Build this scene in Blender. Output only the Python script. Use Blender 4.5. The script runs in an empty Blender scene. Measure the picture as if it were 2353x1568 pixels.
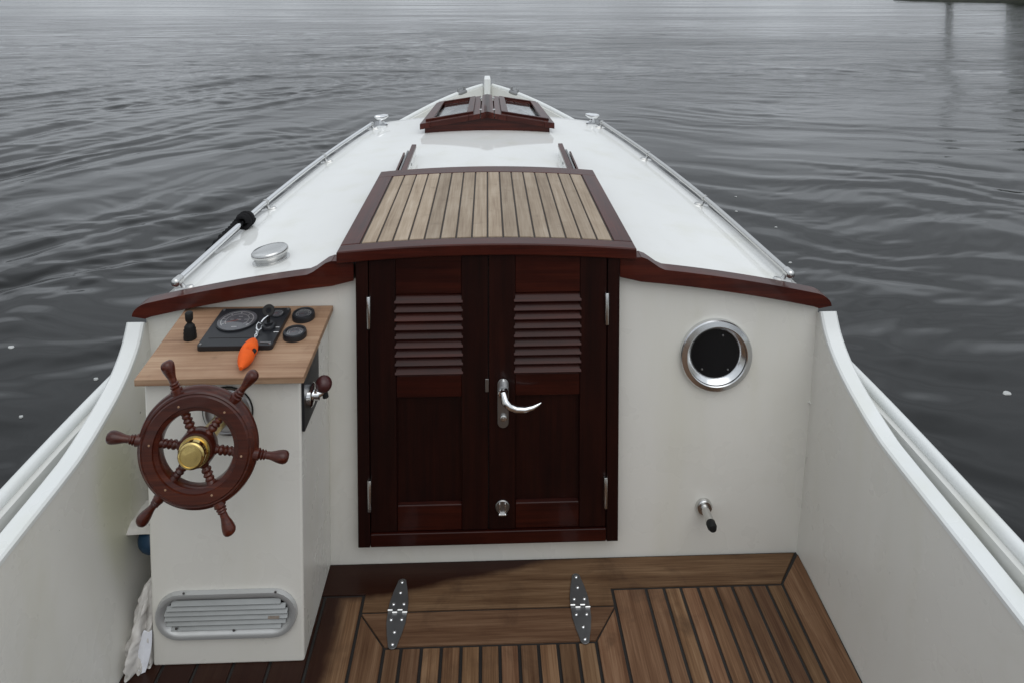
import bpy, bmesh, math, random
import numpy as np
from mathutils import Vector, Matrix
from math import radians as R, sin, cos, tan, pi, sqrt, atan, atan2

random.seed(7)
rng = np.random.default_rng(11)
scene = bpy.context.scene
col = scene.collection

# ------------------------------------------------------------------ camera
F_PX = 1640.0            # focal length in units where the picture is 2352 wide
W_PX, H_PX = 2352.0, 1568.0
CAM_Z = 1.437            # above the cockpit floor
PITCH = R(2.5)
HORIZON = -10.0
CY = HORIZON + F_PX * tan(PITCH)
CX = W_PX / 2
YAW = atan((CX - 1119.0) / F_PX * cos(PITCH))
WATER_Z = -0.11
FZ = -0.045               # cockpit floor

cam_d = bpy.data.cameras.new('camera')
cam_d.sensor_width = 36.0
cam_d.lens = 36.0 * F_PX / W_PX
cam_d.shift_y = -(H_PX / 2 - CY) / W_PX
cam_d.clip_start = 0.05
cam_d.clip_end = 5000
cam = bpy.data.objects.new('camera', cam_d)
col.objects.link(cam)
cam.location = (0, 0, CAM_Z)
cam.rotation_euler = (pi / 2 - PITCH, 0, -YAW)
scene.camera = cam

C0 = Vector((0, 0, CAM_Z))
_d = Vector((sin(YAW) * cos(PITCH), cos(YAW) * cos(PITCH), -sin(PITCH)))
_r = Vector((cos(YAW), -sin(YAW), 0))
_u = _r.cross(_d)


def ray(px, py):
    return _d * F_PX + _r * (px - CX) - _u * (py - CY)


def on_y(px, py, Y):
    v = ray(px, py)
    return C0 + v * (Y / v.y)


def on_z(px, py, Z=FZ):
    v = ray(px, py)
    return C0 + v * ((Z - CAM_Z) / v.z)


def on_x(px, py, X):
    v = ray(px, py)
    return C0 + v * (X / v.x)


def on_plane(px, py, p, n):
    v = ray(px, py)
    return C0 + v * ((Vector(p) - C0).dot(n) / v.dot(n))


# ------------------------------------------------------------------ sky, sun, exposure
SUN_EL, SUN_AZ = R(52), R(165)       # veiled sun high behind the stern
world = bpy.data.worlds.new('World')
scene.world = world
world.use_nodes = True
wn, wl = world.node_tree.nodes, world.node_tree.links
wn.clear()


def nd(nodes, t, **kw):
    n = nodes.new(t)
    for k, v in kw.items():
        setattr(n, k, v)
    return n


def mth(nodes, links, op, a, b=None, c=None, clamp=False):
    n = nodes.new('ShaderNodeMath')
    n.operation = op
    n.use_clamp = clamp
    for i, v in enumerate((a, b, c)):
        if v is None:
            continue
        if isinstance(v, (int, float)):
            n.inputs[i].default_value = v
        else:
            links.new(v, n.inputs[i])
    return n.outputs[0]


tc = nd(wn, 'ShaderNodeTexCoord')
sep = nd(wn, 'ShaderNodeSeparateXYZ')
wl.new(tc.outputs['Generated'], sep.inputs[0])
zc_ = mth(wn, wl, 'MAXIMUM', sep.outputs[2], 0.0)
# overcast luminance: brighter overhead than at the horizon
lum = mth(wn, wl, 'MULTIPLY_ADD', zc_, 0.34, 0.50)
# cloud-base structure, projected on a flat cloud layer
den = mth(wn, wl, 'ADD', zc_, 0.12)
cx_ = mth(wn, wl, 'DIVIDE', sep.outputs[0], den)
cy_ = mth(wn, wl, 'DIVIDE', sep.outputs[1], den)
cmb = nd(wn, 'ShaderNodeCombineXYZ')
wl.new(cx_, cmb.inputs[0]); wl.new(cy_, cmb.inputs[1])
nz = nd(wn, 'ShaderNodeTexNoise')
nz.inputs['Scale'].default_value = 0.9
nz.inputs['Detail'].default_value = 5
nz.inputs['Roughness'].default_value = 0.55
wl.new(cmb.outputs[0], nz.inputs['Vector'])
cl = mth(wn, wl, 'MULTIPLY_ADD', nz.outputs['Fac'], 1.8, 0.10)
lum2 = mth(wn, wl, 'MULTIPLY', lum, cl)
tint = nd(wn, 'ShaderNodeCombineColor')
wl.new(mth(wn, wl, 'MULTIPLY', lum2, 0.94), tint.inputs[0])
wl.new(mth(wn, wl, 'MULTIPLY', lum2, 1.0), tint.inputs[1])
wl.new(mth(wn, wl, 'MULTIPLY', lum2, 1.065), tint.inputs[2])
bg1 = nd(wn, 'ShaderNodeBackground')
bg1.inputs[1].default_value = 1.0
wl.new(tint.outputs[0], bg1.inputs[0])
sky = nd(wn, 'ShaderNodeTexSky', sky_type='NISHITA', sun_disc=False)
sky.sun_elevation = SUN_EL
sky.sun_rotation = SUN_AZ
sky.dust_density = 6.0
sky.air_density = 0.7
hs = nd(wn, 'ShaderNodeHueSaturation')
hs.inputs['Saturation'].default_value = 0.15
wl.new(sky.outputs[0], hs.inputs['Color'])
bg2 = nd(wn, 'ShaderNodeBackground')
bg2.inputs[1].default_value = 0.05
wl.new(hs.outputs[0], bg2.inputs[0])
addsh = nd(wn, 'ShaderNodeMixShader')
addsh.inputs[0].default_value = 0.15
wl.new(bg1.outputs[0], addsh.inputs[1]); wl.new(bg2.outputs[0], addsh.inputs[2])
wo = nd(wn, 'ShaderNodeOutputWorld')
wl.new(addsh.outputs[0], wo.inputs[0])

sun_d = bpy.data.lights.new('sun', 'SUN')
sun_d.energy = 0.5
sun_d.angle = R(60)
sun_d.color = (1.0, 0.97, 0.93)
sun = bpy.data.objects.new('sun', sun_d)
col.objects.link(sun)
_sv = Vector((sin(SUN_AZ) * cos(SUN_EL), cos(SUN_AZ) * cos(SUN_EL), sin(SUN_EL)))
sun.rotation_euler = (-_sv).to_track_quat('-Z', 'Y').to_euler()
sun.location = (0, 0, 20)

scene.view_settings.view_transform = 'Standard'
scene.view_settings.look = 'None'
scene.view_settings.exposure = 0.36
scene.view_settings.gamma = 1.0
scene.view_settings.use_curve_mapping = False
scene.cycles.max_bounces = 8
scene.cycles.glossy_bounces = 4
scene.cycles.transmission_bounces = 6
scene.cycles.use_denoising = True


# ------------------------------------------------------------------ materials
def new_mat(name):
    m = bpy.data.materials.new(name)
    m.use_nodes = True
    n, l = m.node_tree.nodes, m.node_tree.links
    return m, n, l, n['Principled BSDF']


def ramp(n, l, fac, stops):
    r = n.new('ShaderNodeValToRGB')
    e = r.color_ramp.elements
    e[0].position, e[0].color = stops[0][0], (*stops[0][1], 1)
    e[1].position, e[1].color = stops[-1][0], (*stops[-1][1], 1)
    for p, c in stops[1:-1]:
        x = e.new(p); x.color = (*c, 1)
    l.new(fac, r.inputs[0])
    return r.outputs[0]


def noise(n, l, vec, scale, detail=4, rough=0.55, dist=0.0):
    t = n.new('ShaderNodeTexNoise')
    t.inputs['Scale'].default_value = scale
    t.inputs['Detail'].default_value = detail
    t.inputs['Roughness'].default_value = rough
    t.inputs['Distortion'].default_value = dist
    l.new(vec, t.inputs['Vector'])
    return t.outputs['Fac']


def objvec(n, l, scale=(1, 1, 1), rot=(0, 0, 0), jitter=True):
    t = n.new('ShaderNodeTexCoord')
    mp = n.new('ShaderNodeMapping')
    mp.inputs['Scale'].default_value = scale
    mp.inputs['Rotation'].default_value = rot
    if jitter:
        oi = n.new('ShaderNodeObjectInfo')
        v = n.new('ShaderNodeVectorMath'); v.operation = 'SCALE'
        v.inputs[0].default_value = (13.7, 7.3, 9.1)
        l.new(oi.outputs['Random'], v.inputs['Scale'])
        l.new(v.outputs[0], mp.inputs['Location'])
    l.new(t.outputs['Object'], mp.inputs['Vector'])
    return mp.outputs[0]


def bump(n, l, h, bsdf, strength=0.2, dist=0.002):
    b = n.new('ShaderNodeBump')
    b.inputs['Strength'].default_value = strength
    b.inputs['Distance'].default_value = dist
    l.new(h, b.inputs['Height'])
    l.new(b.outputs[0], bsdf.inputs['Normal'])


def mix(n, l, fac, a, b, kind='MIX'):
    m = n.new('ShaderNodeMix'); m.data_type = 'RGBA'; m.blend_type = kind
    for sock, v in ((m.inputs[0], fac), (m.inputs[6], a), (m.inputs[7], b)):
        if isinstance(v, (int, float)):
            sock.default_value = v
        elif isinstance(v, tuple):
            sock.default_value = (*v, 1)
        else:
            l.new(v, sock)
    return m.outputs[2]


def paint(name, c, rough=0.16, spec=0.5, specks=0.0, mottle=0.05, orange=0.03, stain=None):
    m, n, l, b = new_mat(name)
    v = objvec(n, l, jitter=False)
    f = noise(n, l, v, 2.3, 5)
    lo = tuple(x * (1 - mottle) for x in c)
    c1 = ramp(n, l, f, [(0.3, lo), (0.7, c)])
    # faint soft streaks of grime
    v2 = objvec(n, l, scale=(6, 6, 1.0), jitter=False)
    f2 = noise(n, l, v2, 1.2, 3)
    mr = n.new('ShaderNodeMapRange'); mr.interpolation_type = 'SMOOTHSTEP'
    mr.inputs[1].default_value = 0.45; mr.inputs[2].default_value = 0.85
    mr.inputs[3].default_value = 0.0; mr.inputs[4].default_value = 0.5
    l.new(f2, mr.inputs[0])
    c2 = mix(n, l, mr.outputs[0], c1, tuple(x * y for x, y in zip(c, (0.86, 0.85, 0.76))))
    v3 = objvec(n, l, jitter=False)
    sm3 = noise(n, l, v3, 3.4, 6, 0.7, 0.6)
    mr3 = n.new('ShaderNodeMapRange'); mr3.interpolation_type = 'SMOOTHSTEP'
    mr3.inputs[1].default_value = 0.56; mr3.inputs[2].default_value = 0.80
    mr3.inputs[3].default_value = 0.0; mr3.inputs[4].default_value = min(1.0, mottle * 7)
    l.new(sm3, mr3.inputs[0])
    c2 = mix(n, l, mr3.outputs[0], c2, tuple(x * y for x, y in zip(c, (0.78, 0.76, 0.68))))
    if specks:
        vo = n.new('ShaderNodeTexVoronoi'); vo.inputs['Scale'].default_value = 14
        vo.inputs['Randomness'].default_value = 1.0
        l.new(v, vo.inputs['Vector'])
        s1 = mth(n, l, 'LESS_THAN', vo.outputs['Distance'], 0.045)
        sc_ = n.new('ShaderNodeSeparateColor'); l.new(vo.outputs['Color'], sc_.inputs[0])
        s2 = mth(n, l, 'GREATER_THAN', sc_.outputs[0], 1 - specks)
        c2 = mix(n, l, mth(n, l, 'MULTIPLY', mth(n, l, 'MULTIPLY', s1, s2), 0.6), c2, (0.08, 0.075, 0.06))
    if stain:
        sv = n.new('ShaderNodeVectorMath'); sv.operation = 'SUBTRACT'
        l.new(v, sv.inputs[0]); sv.inputs[1].default_value = stain[0]
        ms = n.new('ShaderNodeVectorMath'); ms.operation = 'MULTIPLY'
        l.new(sv.outputs[0], ms.inputs[0]); ms.inputs[1].default_value = tuple(1 / q for q in stain[1])
        ln_ = n.new('ShaderNodeVectorMath'); ln_.operation = 'LENGTH'
        l.new(ms.outputs[0], ln_.inputs[0])
        dd_ = mth(n, l, 'ADD', ln_.outputs['Value'], mth(n, l, 'MULTIPLY', f2, 0.5))
        mr2 = n.new('ShaderNodeMapRange'); mr2.interpolation_type = 'SMOOTHSTEP'
        mr2.inputs[1].default_value = 1.25; mr2.inputs[2].default_value = 0.5
        mr2.inputs[3].default_value = 0.0; mr2.inputs[4].default_value = 0.6
        l.new(dd_, mr2.inputs[0])
        c2 = mix(n, l, mr2.outputs[0], c2, stain[2])
    l.new(c2, b.inputs['Base Color'])
    b.inputs['Specular IOR Level'].default_value = spec
    rf = mth(n, l, 'MULTIPLY_ADD', noise(n, l, v, 9, 3), rough, rough * 0.5)
    l.new(rf, b.inputs['Roughness'])
    bump(n, l, noise(n, l, v, 60, 2), b, orange, 0.001)
    return m


def wood(name, dark, mid, light, grain='y', coat=0.0, rough=0.5, vary=0.25, gscale=1.0, spots=0.0, bumps=0.15, spec=0.4):
    """grain axis: x, y or z in the boat's frame"""
    m, n, l, b = new_mat(name)
    s = {'x': (1.2, 26, 26), 'y': (26, 1.2, 26), 'z': (26, 26, 1.2)}[grain]
    v = objvec(n, l, scale=tuple(k * gscale for k in s))
    f = noise(n, l, v, 2.0, 6, 0.6, 0.35)
    s2 = {'x': (3, 120, 120), 'y': (120, 3, 120), 'z': (120, 120, 3)}[grain]
    vf = objvec(n, l, scale=tuple(k * gscale for k in s2))
    fine = noise(n, l, vf, 2.0, 3, 0.6)
    vb = objvec(n, l)
    blot = noise(n, l, vb, 7.0, 4, 0.6)
    g = mth(n, l, 'ADD', mth(n, l, 'MULTIPLY', f, 0.6), mth(n, l, 'MULTIPLY', fine, 0.4))
    g = mth(n, l, 'ADD', mth(n, l, 'MULTIPLY', g, 0.75), mth(n, l, 'MULTIPLY', blot, 0.25))
    c = ramp(n, l, g, [(0.36, dark), (0.5, mid), (0.64, light)])
    oi = n.new('ShaderNodeObjectInfo')
    k = mth(n, l, 'MULTIPLY_ADD', oi.outputs['Random'], vary, 1 - vary / 2)
    hsv = n.new('ShaderNodeHueSaturation')
    l.new(c, hsv.inputs['Color']); l.new(k, hsv.inputs['Value'])
    out = hsv.outputs[0]
    if spots:
        sp = noise(n, l, vb, 16.0, 4, 0.65, 0.4)
        sf = mth(n, l, 'MULTIPLY', mth(n, l, 'SUBTRACT', sp, 0.60, clamp=True), 6 * spots, clamp=True)
        out = mix(n, l, sf, out, tuple(x * 0.45 for x in dark))
    l.new(out, b.inputs['Base Color'])
    b.inputs['Roughness'].default_value = rough
    b.inputs['Coat Weight'].default_value = coat
    b.inputs['Coat Roughness'].default_value = 0.09
    b.inputs['Coat IOR'].default_value = 1.4
    b.inputs['Specular IOR Level'].default_value = spec
    bump(n, l, g, b, bumps, 0.0015)
    return m


def metal(name, c, rough=0.1, metallic=1.0, smudge=0.08):
    m, n, l, b = new_mat(name)
    b.inputs['Base Color'].default_value = (*c, 1)
    b.inputs['Metallic'].default_value = metallic
    v = objvec(n, l)
    rf = mth(n, l, 'MULTIPLY_ADD', noise(n, l, v, 25, 4), smudge * 2, max(rough - smudge, 0.02))
    l.new(rf, b.inputs['Roughness'])
    return m


def plain(name, c, rough=0.5, spec=0.5, bumpy=0.0, coat=0.0, vary=0.12):
    m, n, l, b = new_mat(name)
    v = objvec(n, l)
    f = noise(n, l, v, 30, 4)
    l.new(ramp(n, l, f, [(0.3, tuple(x * (1 - vary) for x in c)), (0.7, tuple(min(1, x * (1 + vary)) for x in c))]),
          b.inputs['Base Color'])
    b.inputs['Roughness'].default_value = rough
    b.inputs['Specular IOR Level'].default_value = spec
    b.inputs['Coat Weight'].default_value = coat
    if bumpy:
        bump(n, l, noise(n, l, v, 150, 3), b, bumpy, 0.001)
    return m


M = {}
M['deck'] = paint('deck_gelcoat', (0.81, 0.815, 0.795), 0.055, 0.55, specks=0.01, mottle=0.03, orange=0.008)
M['inner'] = paint('cockpit_paint', (0.735, 0.722, 0.675), 0.30, 0.4, specks=0.025, mottle=0.07, orange=0.06)
M['side'] = paint('cockpit_side_paint', (0.735, 0.722, 0.675), 0.30, 0.4, specks=0.02, mottle=0.07, orange=0.06, stain=((-.83, 1.62, .30), (.3, .12, .22), (0.52, 0.52, 0.34)))
M['cap'] = paint('gunwale_paint', (0.78, 0.80, 0.79), 0.30, 0.5, mottle=0.05)
M['hull'] = paint('hull_paint', (0.70, 0.70, 0.67), 0.2, 0.5)
MAH = ((0.024, 0.0036, 0.0022), (0.050, 0.0078, 0.0042), (0.085, 0.0145, 0.007))
M['mah_x'] = wood('mahogany_x', *MAH, grain='x', coat=0.4, rough=0.4, bumps=0.05, spec=0.15)
M['mah_y'] = wood('mahogany_y', *MAH, grain='y', coat=0.4, rough=0.4, bumps=0.05, spec=0.15)
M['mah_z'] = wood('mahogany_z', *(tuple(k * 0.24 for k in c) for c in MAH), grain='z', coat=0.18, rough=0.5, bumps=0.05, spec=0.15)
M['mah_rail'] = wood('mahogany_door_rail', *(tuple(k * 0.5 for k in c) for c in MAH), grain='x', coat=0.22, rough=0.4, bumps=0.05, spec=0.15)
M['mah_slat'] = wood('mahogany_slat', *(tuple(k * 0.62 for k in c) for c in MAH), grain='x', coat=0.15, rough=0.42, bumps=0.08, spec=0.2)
WHL = ((0.026, 0.0045, 0.0028), (0.055, 0.0100, 0.0050), (0.100, 0.022, 0.009))
M['wheel_wood'] = wood('wheel_mahogany', *WHL, grain='x', coat=0.6, rough=0.3, bumps=0.04, gscale=1.6, spec=0.2)
M['teak_hatch'] = wood('weathered_teak_hatch', (0.230, 0.168, 0.114), (0.335, 0.260, 0.186), (0.43, 0.352, 0.268), grain='y', rough=0.6, vary=0.34, spots=0.35)
M['board'] = wood('console_board_wood', (0.205, 0.112, 0.065), (0.325, 0.196, 0.118), (0.44, 0.298, 0.195), grain='x', rough=0.6, vary=0.1, spots=0.35, gscale=0.8)
M['caulk'] = plain('black_caulk', (0.012, 0.010, 0.009), 0.6)
M['caulk_brown'] = plain('brown_caulk', (0.035, 0.024, 0.017), 0.6)
M['chrome'] = metal('chrome', (0.82, 0.83, 0.84), 0.07, smudge=0.04)
M['steel'] = metal('brushed_steel', (0.62, 0.62, 0.61), 0.22, smudge=0.06)
M['alu'] = metal('cast_aluminium', (0.56, 0.57, 0.58), 0.30, smudge=0.05)
M['slat_alu'] = metal('grille_slat_aluminium', (0.27, 0.28, 0.28), 0.5)
M['ring'] = metal('polished_ring', (0.72, 0.73, 0.74), 0.20, smudge=0.05)
M['grille_alu'] = metal('anodised_grille', (0.52, 0.53, 0.53), 0.45, metallic=0.55)
M['dullsteel'] = metal('dull_steel', (0.30, 0.30, 0.30), 0.38)
M['hinge'] = metal('hinge_steel', (0.27, 0.275, 0.28), 0.5)
M['brass'] = metal('brass', (0.66, 0.50, 0.20), 0.14, smudge=0.06)
M['black'] = plain('black_plastic', (0.011, 0.012, 0.015), 0.38, bumpy=0.12)
M['rubber'] = plain('black_rubber', (0.010, 0.010, 0.010), 0.6, 0.3, bumpy=0.2)
M['rope'] = plain('black_rope_fibre', (0.010, 0.010, 0.011), 0.85, 0.2, bumpy=0.6)
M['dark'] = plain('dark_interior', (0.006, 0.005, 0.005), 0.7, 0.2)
M['dial'] = plain('dial_face', (0.28, 0.28, 0.31), 0.5)
M['mark'] = plain('dial_marks', (0.9, 0.9, 0.89), 0.5)
M['needle'] = plain('dial_needle', (0.42, 0.10, 0.06), 0.5)
M['orange'] = plain('orange_foam', (0.80, 0.115, 0.012), 0.75, 0.3, bumpy=0.5)
M['knob'] = plain('dark_red_knob', (0.055, 0.014, 0.014), 0.35, bumpy=0.1)
M['bag'] = plain('bag_cloth', (0.60, 0.58, 0.55), 0.6, 0.3)
M['bagwhite'] = plain('white_plastic', (0.82, 0.84, 0.90), 0.3)
M['blue'] = plain('blue_plastic', (0.004, 0.032, 0.075), 0.5)
M['label'] = plain('worn_label', (0.30, 0.25, 0.21), 0.6)
M['fleck'] = plain('foam_white', (0.48, 0.49, 0.48), 0.6)


def glass_mat(name, rough=0.02, c=(1, 1, 1)):
    m, n, l, b = new_mat(name)
    v = objvec(n, l)
    b.inputs['Base Color'].default_value = (*c, 1)
    b.inputs['Transmission Weight'].default_value = 1.0
    b.inputs['IOR'].default_value = 1.45
    l.new(mth(n, l, 'MULTIPLY_ADD', noise(n, l, v, 6, 3), 0.05, rough), b.inputs['Roughness'])
    return m


def dark_glass(name):
    m, n, l, b = new_mat(name)
    v = objvec(n, l)
    l.new(ramp(n, l, noise(n, l, v, 5), [(0.3, (0.003, 0.003, 0.004)), (0.7, (0.006, 0.006, 0.007))]), b.inputs['Base Color'])
    b.inputs['Roughness'].default_value = 0.25
    b.inputs['Specular IOR Level'].default_value = 0.25
    return m


M['glass'] = glass_mat('gauge_glass')
M['pane'] = glass_mat('skylight_glass', 0.03, (0.93, 0.96, 0.97))
M['darkglass'] = dark_glass('porthole_glass')

# --- cockpit floor teak: with a wet patch that darkens and glosses it
FW = [on_z(*p) for p in ((1240, 1296), (830, 1373), (792, 1380), (738, 1568))]


def floor_mat(name, grain):
    m, n, l, b = new_mat(name)
    s = {'x': (1.4, 26, 26), 'y': (26, 1.4, 26)}[grain]
    v = objvec(n, l, scale=s)
    f = noise(n, l, v, 2.0, 6, 0.6, 0.3)
    s2 = {'x': (4, 150, 150), 'y': (150, 4, 150)}[grain]
    fine = noise(n, l, objvec(n, l, scale=s2), 2.0, 3, 0.6)
    g = mth(n, l, 'ADD', mth(n, l, 'MULTIPLY', f, 0.6), mth(n, l, 'MULTIPLY', fine, 0.4))
    c = ramp(n, l, g, [(0.34, (0.082, 0.039, 0.019)), (0.5, (0.145, 0.078, 0.041)), (0.66, (0.220, 0.132, 0.075))])
    oi = n.new('ShaderNodeObjectInfo')
    hsv = n.new('ShaderNodeHueSaturation')
    l.new(c, hsv.inputs['Color'])
    l.new(mth(n, l, 'MULTIPLY_ADD', oi.outputs['Random'], 0.50, 0.72), hsv.inputs['Value'])
    l.new(mth(n, l, 'MULTIPLY_ADD', mth(n, l, 'FRACT', mth(n, l, 'MULTIPLY', oi.outputs['Random'], 7.31)), 0.010, 0.495), hsv.inputs['Hue'])
    vb = objvec(n, l, jitter=False)
    sp = noise(n, l, vb, 9.0, 5, 0.62, 0.5)
    sf = mth(n, l, 'MULTIPLY', mth(n, l, 'SUBTRACT', sp, 0.54, clamp=True), 3.2, clamp=True)
    c1 = mix(n, l, mth(n, l, 'MULTIPLY', sf, 0.85), hsv.outputs[0], (0.040, 0.020, 0.012))
    # wet mask
    sx = n.new('ShaderNodeSeparateXYZ'); l.new(vb, sx.inputs[0])
    wob = mth(n, l, 'MULTIPLY', mth(n, l, 'SUBTRACT', noise(n, l, vb, 7.0, 4), 0.5), 0.055)

    def half(p, q, sign):
        # signed distance to the line p-q
        dx, dy = q.x - p.x, q.y - p.y
        L = sqrt(dx * dx + dy * dy)
        a = mth(n, l, 'MULTIPLY', mth(n, l, 'SUBTRACT', sx.outputs[0], p.x), -dy / L * sign)
        c_ = mth(n, l, 'MULTIPLY', mth(n, l, 'SUBTRACT', sx.outputs[1], p.y), dx / L * sign)
        return mth(n, l, 'ADD', mth(n, l, 'ADD', a, c_), wob)
    d1 = half(FW[0], FW[1], -1)          # behind this line
    d2 = half(FW[2], FW[3], -1)          # left of this line
    w1 = mth(n, l, 'MULTIPLY_ADD', d1, 45.0, 0.5, clamp=True)
    w2 = mth(n, l, 'MULTIPLY_ADD', d2, 30.0, 0.5, clamp=True)
    wet = mth(n, l, 'MAXIMUM', w1, w2)
    c2 = mix(n, l, wet, c1, mix(n, l, 0.92, c1, (0.014, 0.0022, 0.0014)))
    l.new(c2, b.inputs['Base Color'])
    l.new(mth(n, l, 'MULTIPLY_ADD', wet, -0.28, 0.60), b.inputs['Roughness'])
    b.inputs['Specular IOR Level'].default_value = 0.18
    bump(n, l, g, b, 0.22, 0.0015)
    return m


M['floor_y'] = floor_mat('floor_teak_lengthwise', 'y')
M['floor_x'] = floor_mat('floor_teak_crosswise', 'x')


# ------------------------------------------------------------------ mesh helpers
class MB:
    def __init__(self):
        self.v, self.f, self.s = [], [], []

    def add(self, vs, fs, smooth=False):
        o = len(self.v)
        self.v += [tuple(p) for p in vs]
        self.f += [tuple(i + o for i in f) for f in fs]
        self.s += [smooth] * len(fs)
        return self

    def hexa(self, p):
        """8 points: bottom ring then top ring"""
        return self.add(p, [(3, 2, 1, 0), (4, 5, 6, 7), (0, 1, 5, 4), (1, 2, 6, 5), (2, 3, 7, 6), (3, 0, 4, 7)])

    def box(self, x0, x1, y0, y1, z0, z1):
        return self.hexa([(x0, y0, z0), (x1, y0, z0), (x1, y1, z0), (x0, y1, z0),
                          (x0, y0, z1), (x1, y0, z1), (x1, y1, z1), (x0, y1, z1)])

    def prism(self, poly, a, b, mp):
        """poly: 2-D outline; mp(u, v, w) -> 3-D; w runs from a to b"""
        n = len(poly)
        vs = [mp(u, v, a) for u, v in poly] + [mp(u, v, b) for u, v in poly]
        fs = [tuple(range(n))[::-1], tuple(range(n, 2 * n))] + [(i, (i + 1) % n, n + (i + 1) % n, n + i) for i in range(n)]
        return self.add(vs, fs)

    def tube(self, pts, rad, n=12, caps=True):
        pts = [Vector(p) for p in pts]
        k = len(pts)
        rad = rad if isinstance(rad, (list, tuple)) else [rad] * k
        vs, fs = [], []
        up = None
        for i, p in enumerate(pts):
            t = (pts[min(i + 1, k - 1)] - pts[max(i - 1, 0)]).normalized()
            if up is None:
                up = Vector((0, 0, 1)) if abs(t.z) < 0.9 else Vector((1, 0, 0))
            a = t.cross(up).normalized()
            up = a.cross(t).normalized()
            for j in range(n):
                q = 2 * pi * j / n
                vs.append(p + (a * cos(q) + up * sin(q)) * rad[i])
        for i in range(k - 1):
            for j in range(n):
                fs.append((i * n + j, i * n + (j + 1) % n, (i + 1) * n + (j + 1) % n, (i + 1) * n + j))
        self.add(vs, fs, True)
        if caps:
            o = len(self.v) - len(vs)
            self.f += [tuple(o + j for j in range(n))[::-1], tuple(o + (k - 1) * n + j for j in range(n))]
            self.s += [False, False]
        return self

    def lathe(self, prof, c, axis, n=32, u=None, closed=False, caps=True):
        """prof: (radius, height along axis)"""
        c, axis = Vector(c), Vector(axis).normalized()
        if u is None:
            u = Vector((1, 0, 0)) if abs(axis.x) < 0.9 else Vector((0, 1, 0))
        u = (u - axis * u.dot(axis)).normalized()
        w = axis.cross(u)
        vs = []
        for r_, h in prof:
            for j in range(n):
                q = 2 * pi * j / n
                vs.append(c + axis * h + (u * cos(q) + w * sin(q)) * r_)
        k = len(prof)
        fs = []
        for i in range(k if closed else k - 1):
            i2 = (i + 1) % k
            for j in range(n):
                fs.append((i * n + j, i * n + (j + 1) % n, i2 * n + (j + 1) % n, i2 * n + j))
        self.add(vs, fs, True)
        if caps and not closed:
            o = len(self.v) - len(vs)
            if prof[0][0] > 1e-5:
                self.f.append(tuple(o + j for j in range(n))[::-1]); self.s.append(False)
            if prof[-1][0] > 1e-5:
                self.f.append(tuple(o + (k - 1) * n + j for j in range(n))); self.s.append(False)
        return self

    def grid(self, rows, smooth=True, close=False):
        """rows: list of equal-length point lists"""
        m, n = len(rows), len(rows[0])
        vs = [p for r_ in rows for p in r_]
        fs = []
        for i in range(m - 1):
            for j in range(n if close else n - 1):
                j2 = (j + 1) % n
                fs.append((i * n + j, i * n + j2, (i + 1) * n + j2, (i + 1) * n + j))
        return self.add(vs, fs, smooth)

    def build(self, name, mat, parent=None, bevel=0.0, label=None, seg=2, sharp=40):
        me = bpy.data.meshes.new(name)
        me.from_pydata([tuple(v) for v in self.v], [], self.f)
        bm = bmesh.new(); bm.from_mesh(me)
        bmesh.ops.remove_doubles(bm, verts=bm.verts, dist=1e-6)
        bmesh.ops.recalc_face_normals(bm, faces=bm.faces)
        bm.to_mesh(me); bm.free()
        me.polygons.foreach_set('use_smooth', [True] * len(me.polygons))
        me.set_sharp_from_angle(angle=R(sharp))
        me.materials.append(M[mat] if isinstance(mat, str) else mat)
        o = bpy.data.objects.new(name, me)
        col.objects.link(o)
        if parent is not None:
            o.parent = parent
            if parent.type == 'EMPTY':
                o.matrix_parent_inverse = parent.matrix_world.inverted()
        if bevel:
            b = o.modifiers.new('bevel', 'BEVEL')
            b.width = bevel; b.segments = seg; b.limit_method = 'ANGLE'; b.angle_limit = R(35)
            b.harden_normals = True
        if label:
            o['label'] = label
        return o


def tag(o, label, cat, group=None, kind=None):
    o['label'] = label
    if cat:
        o['category'] = cat
    if group:
        o['group'] = group
    if kind:
        o['kind'] = kind
    return o


def lerp_table(tab):
    xs = [t[0] for t in tab]; ys = [t[1] for t in tab]
    n = len(xs)
    # monotone-ish cubic (Catmull-Rom slopes)
    ms = []
    for i in range(n):
        if i == 0:
            ms.append((ys[1] - ys[0]) / (xs[1] - xs[0]))
        elif i == n - 1:
            ms.append((ys[-1] - ys[-2]) / (xs[-1] - xs[-2]))
        else:
            ms.append((ys[i + 1] - ys[i - 1]) / (xs[i + 1] - xs[i - 1]))

    def f(x):
        if x <= xs[0]:
            return ys[0]
        if x >= xs[-1]:
            return ys[-1]
        i = max(k for k in range(n - 1) if xs[k] <= x)
        h = xs[i + 1] - xs[i]
        t = (x - xs[i]) / h
        return ((2 * t ** 3 - 3 * t ** 2 + 1) * ys[i] + (t ** 3 - 2 * t ** 2 + t) * h * ms[i]
                + (-2 * t ** 3 + 3 * t ** 2) * ys[i + 1] + (t ** 3 - t ** 2) * h * ms[i + 1])
    return f


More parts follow.
